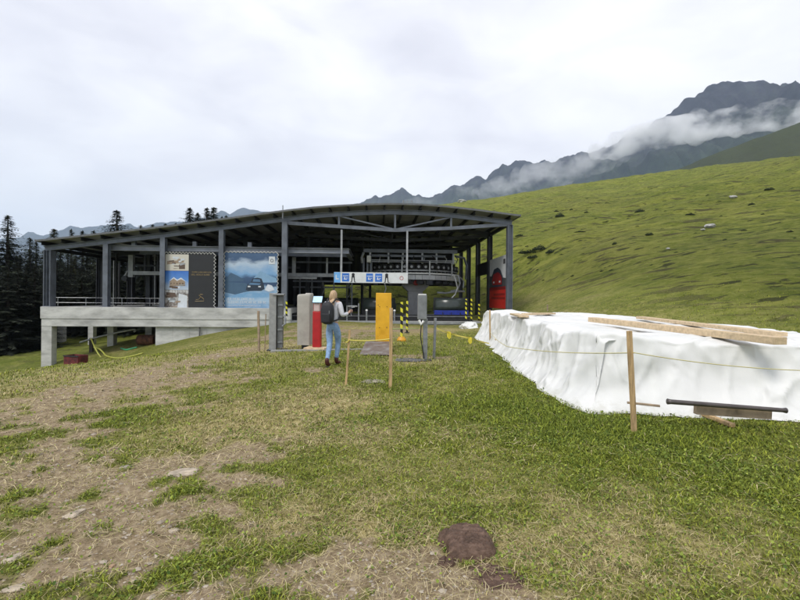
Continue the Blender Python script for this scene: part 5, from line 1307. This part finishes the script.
    jn = [[((0,0,1.0),(.15,.115)),((0,-.005,.93),(.165,.13)),((-.088,-.01,.86),.103),((-.08,-.01,.70),.086),(knL,.066),(tuple(Vector(knL).lerp(Vector(anL),.45)),.059),(tuple(Vector(knL).lerp(Vector(anL),.92)),.045)],
      [((0,-.005,.93),(.165,.13)),((.088,-.01,.86),.103),((.088,.07,.70),.086),(knR,.066),(tuple(Vector(knR).lerp(Vector(anR),.45)),.059),(tuple(Vector(knR).lerp(Vector(anR),.92)),.045)]]
    skin_obj('jeans', jn, JEAN, r)
    for a_, toe in ((anL,(-.035,-.07,.045)),(anR,(.05,.31,.045))):
        A = Vector(a_); skin_obj('boot', [[(tuple(A+Vector((0,.0,.10))),.052),(tuple(A),.05),((A.x,A.y+.03,.052),(.047,.047)),((toe[0],toe[1]-.06,.045),(.045,.036)),(toe,(.035,.03))]], BOOT, r)
        MB().box((A.x,A.y+.08,.008),(.08,.25,.016)).build('sole', BLACK, r, bevel=.005)
    skin_obj('hair', [[((0,.03,1.655),(.062,.07)),((0,.0,1.60),(.094,.098)),((0,-.02,1.53),(.098,.088)),((-.005,-.05,1.45),(.098,.05)),((-.01,-.085,1.36),(.082,.032)),((-.015,-.115,1.25),(.06,.018))],
        [((0,-.02,1.53),(.098,.088)),((-.075,.01,1.47),(.03,.045)),((-.085,.03,1.37),(.022,.03))],[((0,-.02,1.53),(.098,.088)),((.075,.01,1.47),(.03,.045)),((.088,.02,1.38),(.022,.03))]], HAIR, r)
    for s_ in (-1,1):
        e = MB().tube([(s_*.03,.103,1.572),(s_*.03,.112,1.572)], [.011,.006], 8).build('eye', solid('eye_dark',(.04,.03,.03)), r)
    MB().box((0,.108,1.512),(.045,.01,.008)).build('mouth', solid('lips',(.35,.12,.10)), r)
    # backpack
    bp = empty('backpack', g+Vector((0,0,0)), R(-14), 'black backpack with straps worn by the woman in jeans', 'backpack')
    bm = bmesh.new(); bmesh.ops.create_cube(bm, size=1); bmesh.ops.subdivide_edges(bm, edges=bm.edges[:], cuts=5, use_grid_fill=True)
    for v in bm.verts:
        p = v.co*2; l = (abs(p.x)**3.2+abs(p.y)**3.2+abs(p.z)**4)**(1/3.4); q = p/max(l,1e-4)*1.0
        nz = 1-.14*max(0,q.z)**2; v.co = Vector((q.x*.142*nz-.035, q.y*.10*(1-.25*max(0,q.z))-.215, q.z*.245+1.165)); v.co += Vector((0,.008*mnoise.noise(v.co*9),0))
    me = bpy.data.meshes.new('bag'); bm.to_mesh(me); bm.free(); BK = M('black_nylon',(.012,.013,.018),.6,0,.3,12,.4,.01); me.materials.append(BK); me.polygons.foreach_set('use_smooth',[True]*len(me.polygons))
    o = bpy.data.objects.new('bag', me); COL.objects.link(o); o.parent = bp
    MB().box((-.035,-.318,1.06),(.20,.05,.20)).build('front_pocket', BK, bp, bevel=.02)
    for s_ in (-1,1):
        MB().tube([(s_*.07-.02,-.15,1.38),(s_*.10,-.05,1.475),(s_*.115,.06,1.445),(s_*.125,.135,1.32),(s_*.14,.11,1.15),(s_*.15,-.06,1.02),(s_*.10-.03,-.14,.99)], .017, 6).build('strap', BK, bp)
    MB().tube([(-.075,-.2,1.40),(-.06,-.2,1.44),(-.01,-.2,1.44),(.0,-.2,1.40)], .009, 6).build('top_handle', BK, bp)
    MB().box((.05,-.322,1.17),(.012,.012,.10)).build('zip_pull', GALV, bp)
    # phone in the raised hand
    w_ = Matrix.Rotation(R(-14),3,'Z') @ (Vector(wrR)+dR.normalized()*.11+Vector((-.02,0,.03)))
    ph = MB().box((0,0,0),(.072,.010,.145), Matrix.Rotation(R(-25),3,'X')).build('phone', BLACK, None, bevel=.004); ph.location = g+w_; tag(ph, 'dark phone held up in the hand of the woman', 'phone')
person()

# ================================================================ WORLD, SUN, CAMERA
SUN_EL, SUN_AZ = R(52), R(215)     # azimuth measured clockwise from +Y
wd = bpy.data.worlds.new('World'); scene.world = wd; wd.use_nodes = True; nt = wd.node_tree; nt.nodes.clear()
out = nt.nodes.new('ShaderNodeOutputWorld'); mix = nt.nodes.new('ShaderNodeMixShader'); bg1 = nt.nodes.new('ShaderNodeBackground'); bg2 = nt.nodes.new('ShaderNodeBackground')
sky = nt.nodes.new('ShaderNodeTexSky'); sky.sky_type = 'NISHITA'; sky.sun_disc = False; sky.sun_elevation = SUN_EL; sky.sun_rotation = SUN_AZ; sky.altitude = 1800
nt.links.new(sky.outputs[0], bg1.inputs[0]); bg1.inputs[1].default_value = .10
tc = N(nt,'ShaderNodeTexCoord'); mp = N(nt,'ShaderNodeMapping'); mp.inputs['Scale'].default_value = (1.0,1.0,2.4); nt.links.new(tc.outputs['Generated'], mp.inputs[0])
n1 = N(nt,'ShaderNodeTexNoise',Scale=1.35,Detail=7,Roughness=.5,Distortion=.4); nt.links.new(mp.outputs[0], n1.inputs['Vector'])
n2 = N(nt,'ShaderNodeTexNoise',Scale=4.2,Detail=6,Roughness=.55,Distortion=.6); nt.links.new(mp.outputs[0], n2.inputs['Vector'])
ma = N(nt,'ShaderNodeMath',operation='MULTIPLY_ADD'); ma.inputs[1].default_value = .35; nt.links.new(n2.outputs['Fac'], ma.inputs[0]); mb_ = N(nt,'ShaderNodeMath',operation='MULTIPLY'); mb_.inputs[1].default_value = .75; nt.links.new(n1.outputs['Fac'], mb_.inputs[0]); nt.links.new(mb_.outputs[0], ma.inputs[2])
cc = ramp(nt, ma.outputs[0], [(.36,(.53,.53,.585)),(.5,(.63,.625,.675)),(.60,(.73,.725,.755)),(.70,(.82,.815,.83))])
# clouds brighten towards the horizon
sp = N(nt,'ShaderNodeSeparateXYZ'); nt.links.new(tc.outputs['Generated'], sp.inputs[0]); mr = N(nt,'ShaderNodeMapRange'); mr.inputs['From Min'].default_value = .02; mr.inputs['From Max'].default_value = .34; mr.inputs['To Min'].default_value = .55; mr.inputs['To Max'].default_value = 0; nt.links.new(sp.outputs['Z'], mr.inputs['Value'])
cc = mixc(nt, mr.outputs[0], cc, (.88,.875,.88))
nt.links.new(cc, bg2.inputs[0]); bg2.inputs[1].default_value = 1.0; mix.inputs[0].default_value = .93
nt.links.new(bg1.outputs[0], mix.inputs[1]); nt.links.new(bg2.outputs[0], mix.inputs[2]); nt.links.new(mix.outputs[0], out.inputs['Surface'])
sl = bpy.data.lights.new('sun', 'SUN'); sl.energy = 1.5; sl.angle = R(18); sl.color = (1,.96,.90); so = bpy.data.objects.new('sun', sl); COL.objects.link(so)
sd = Vector((math.sin(SUN_AZ)*math.cos(SUN_EL), math.cos(SUN_AZ)*math.cos(SUN_EL), math.sin(SUN_EL))); so.rotation_euler = sd.to_track_quat('Z','Y').to_euler(); so.location = (0,-20,60)
cam = bpy.data.cameras.new('camera'); cam.sensor_width = 36; cam.lens = 36*FPX/800; cam.clip_start = .05; cam.clip_end = 30000
co = bpy.data.objects.new('camera', cam); COL.objects.link(co)
co.matrix_world = Matrix(((CA, -SA, 0, 0), (0, 0, -1, 0), (SA, CA, 0, CAMZ), (0,0,0,1)))
scene.camera = co
scene.view_settings.view_transform = 'Standard'; scene.view_settings.look = 'None'; scene.view_settings.gamma = 1; scene.view_settings.use_curve_mapping = False; scene.view_settings.exposure = 0.66
c = scene.cycles; c.use_denoising = True
try: c.denoiser = 'OPENIMAGEDENOISE'
except Exception: pass
c.max_bounces = 12; c.diffuse_bounces = 3; c.glossy_bounces = 2; c.transmission_bounces = 2; c.volume_bounces = 10; c.transparent_max_bounces = 8
c.volume_max_steps = 96; c.volume_step_rate = 1.0
c.sample_clamp_indirect = 4
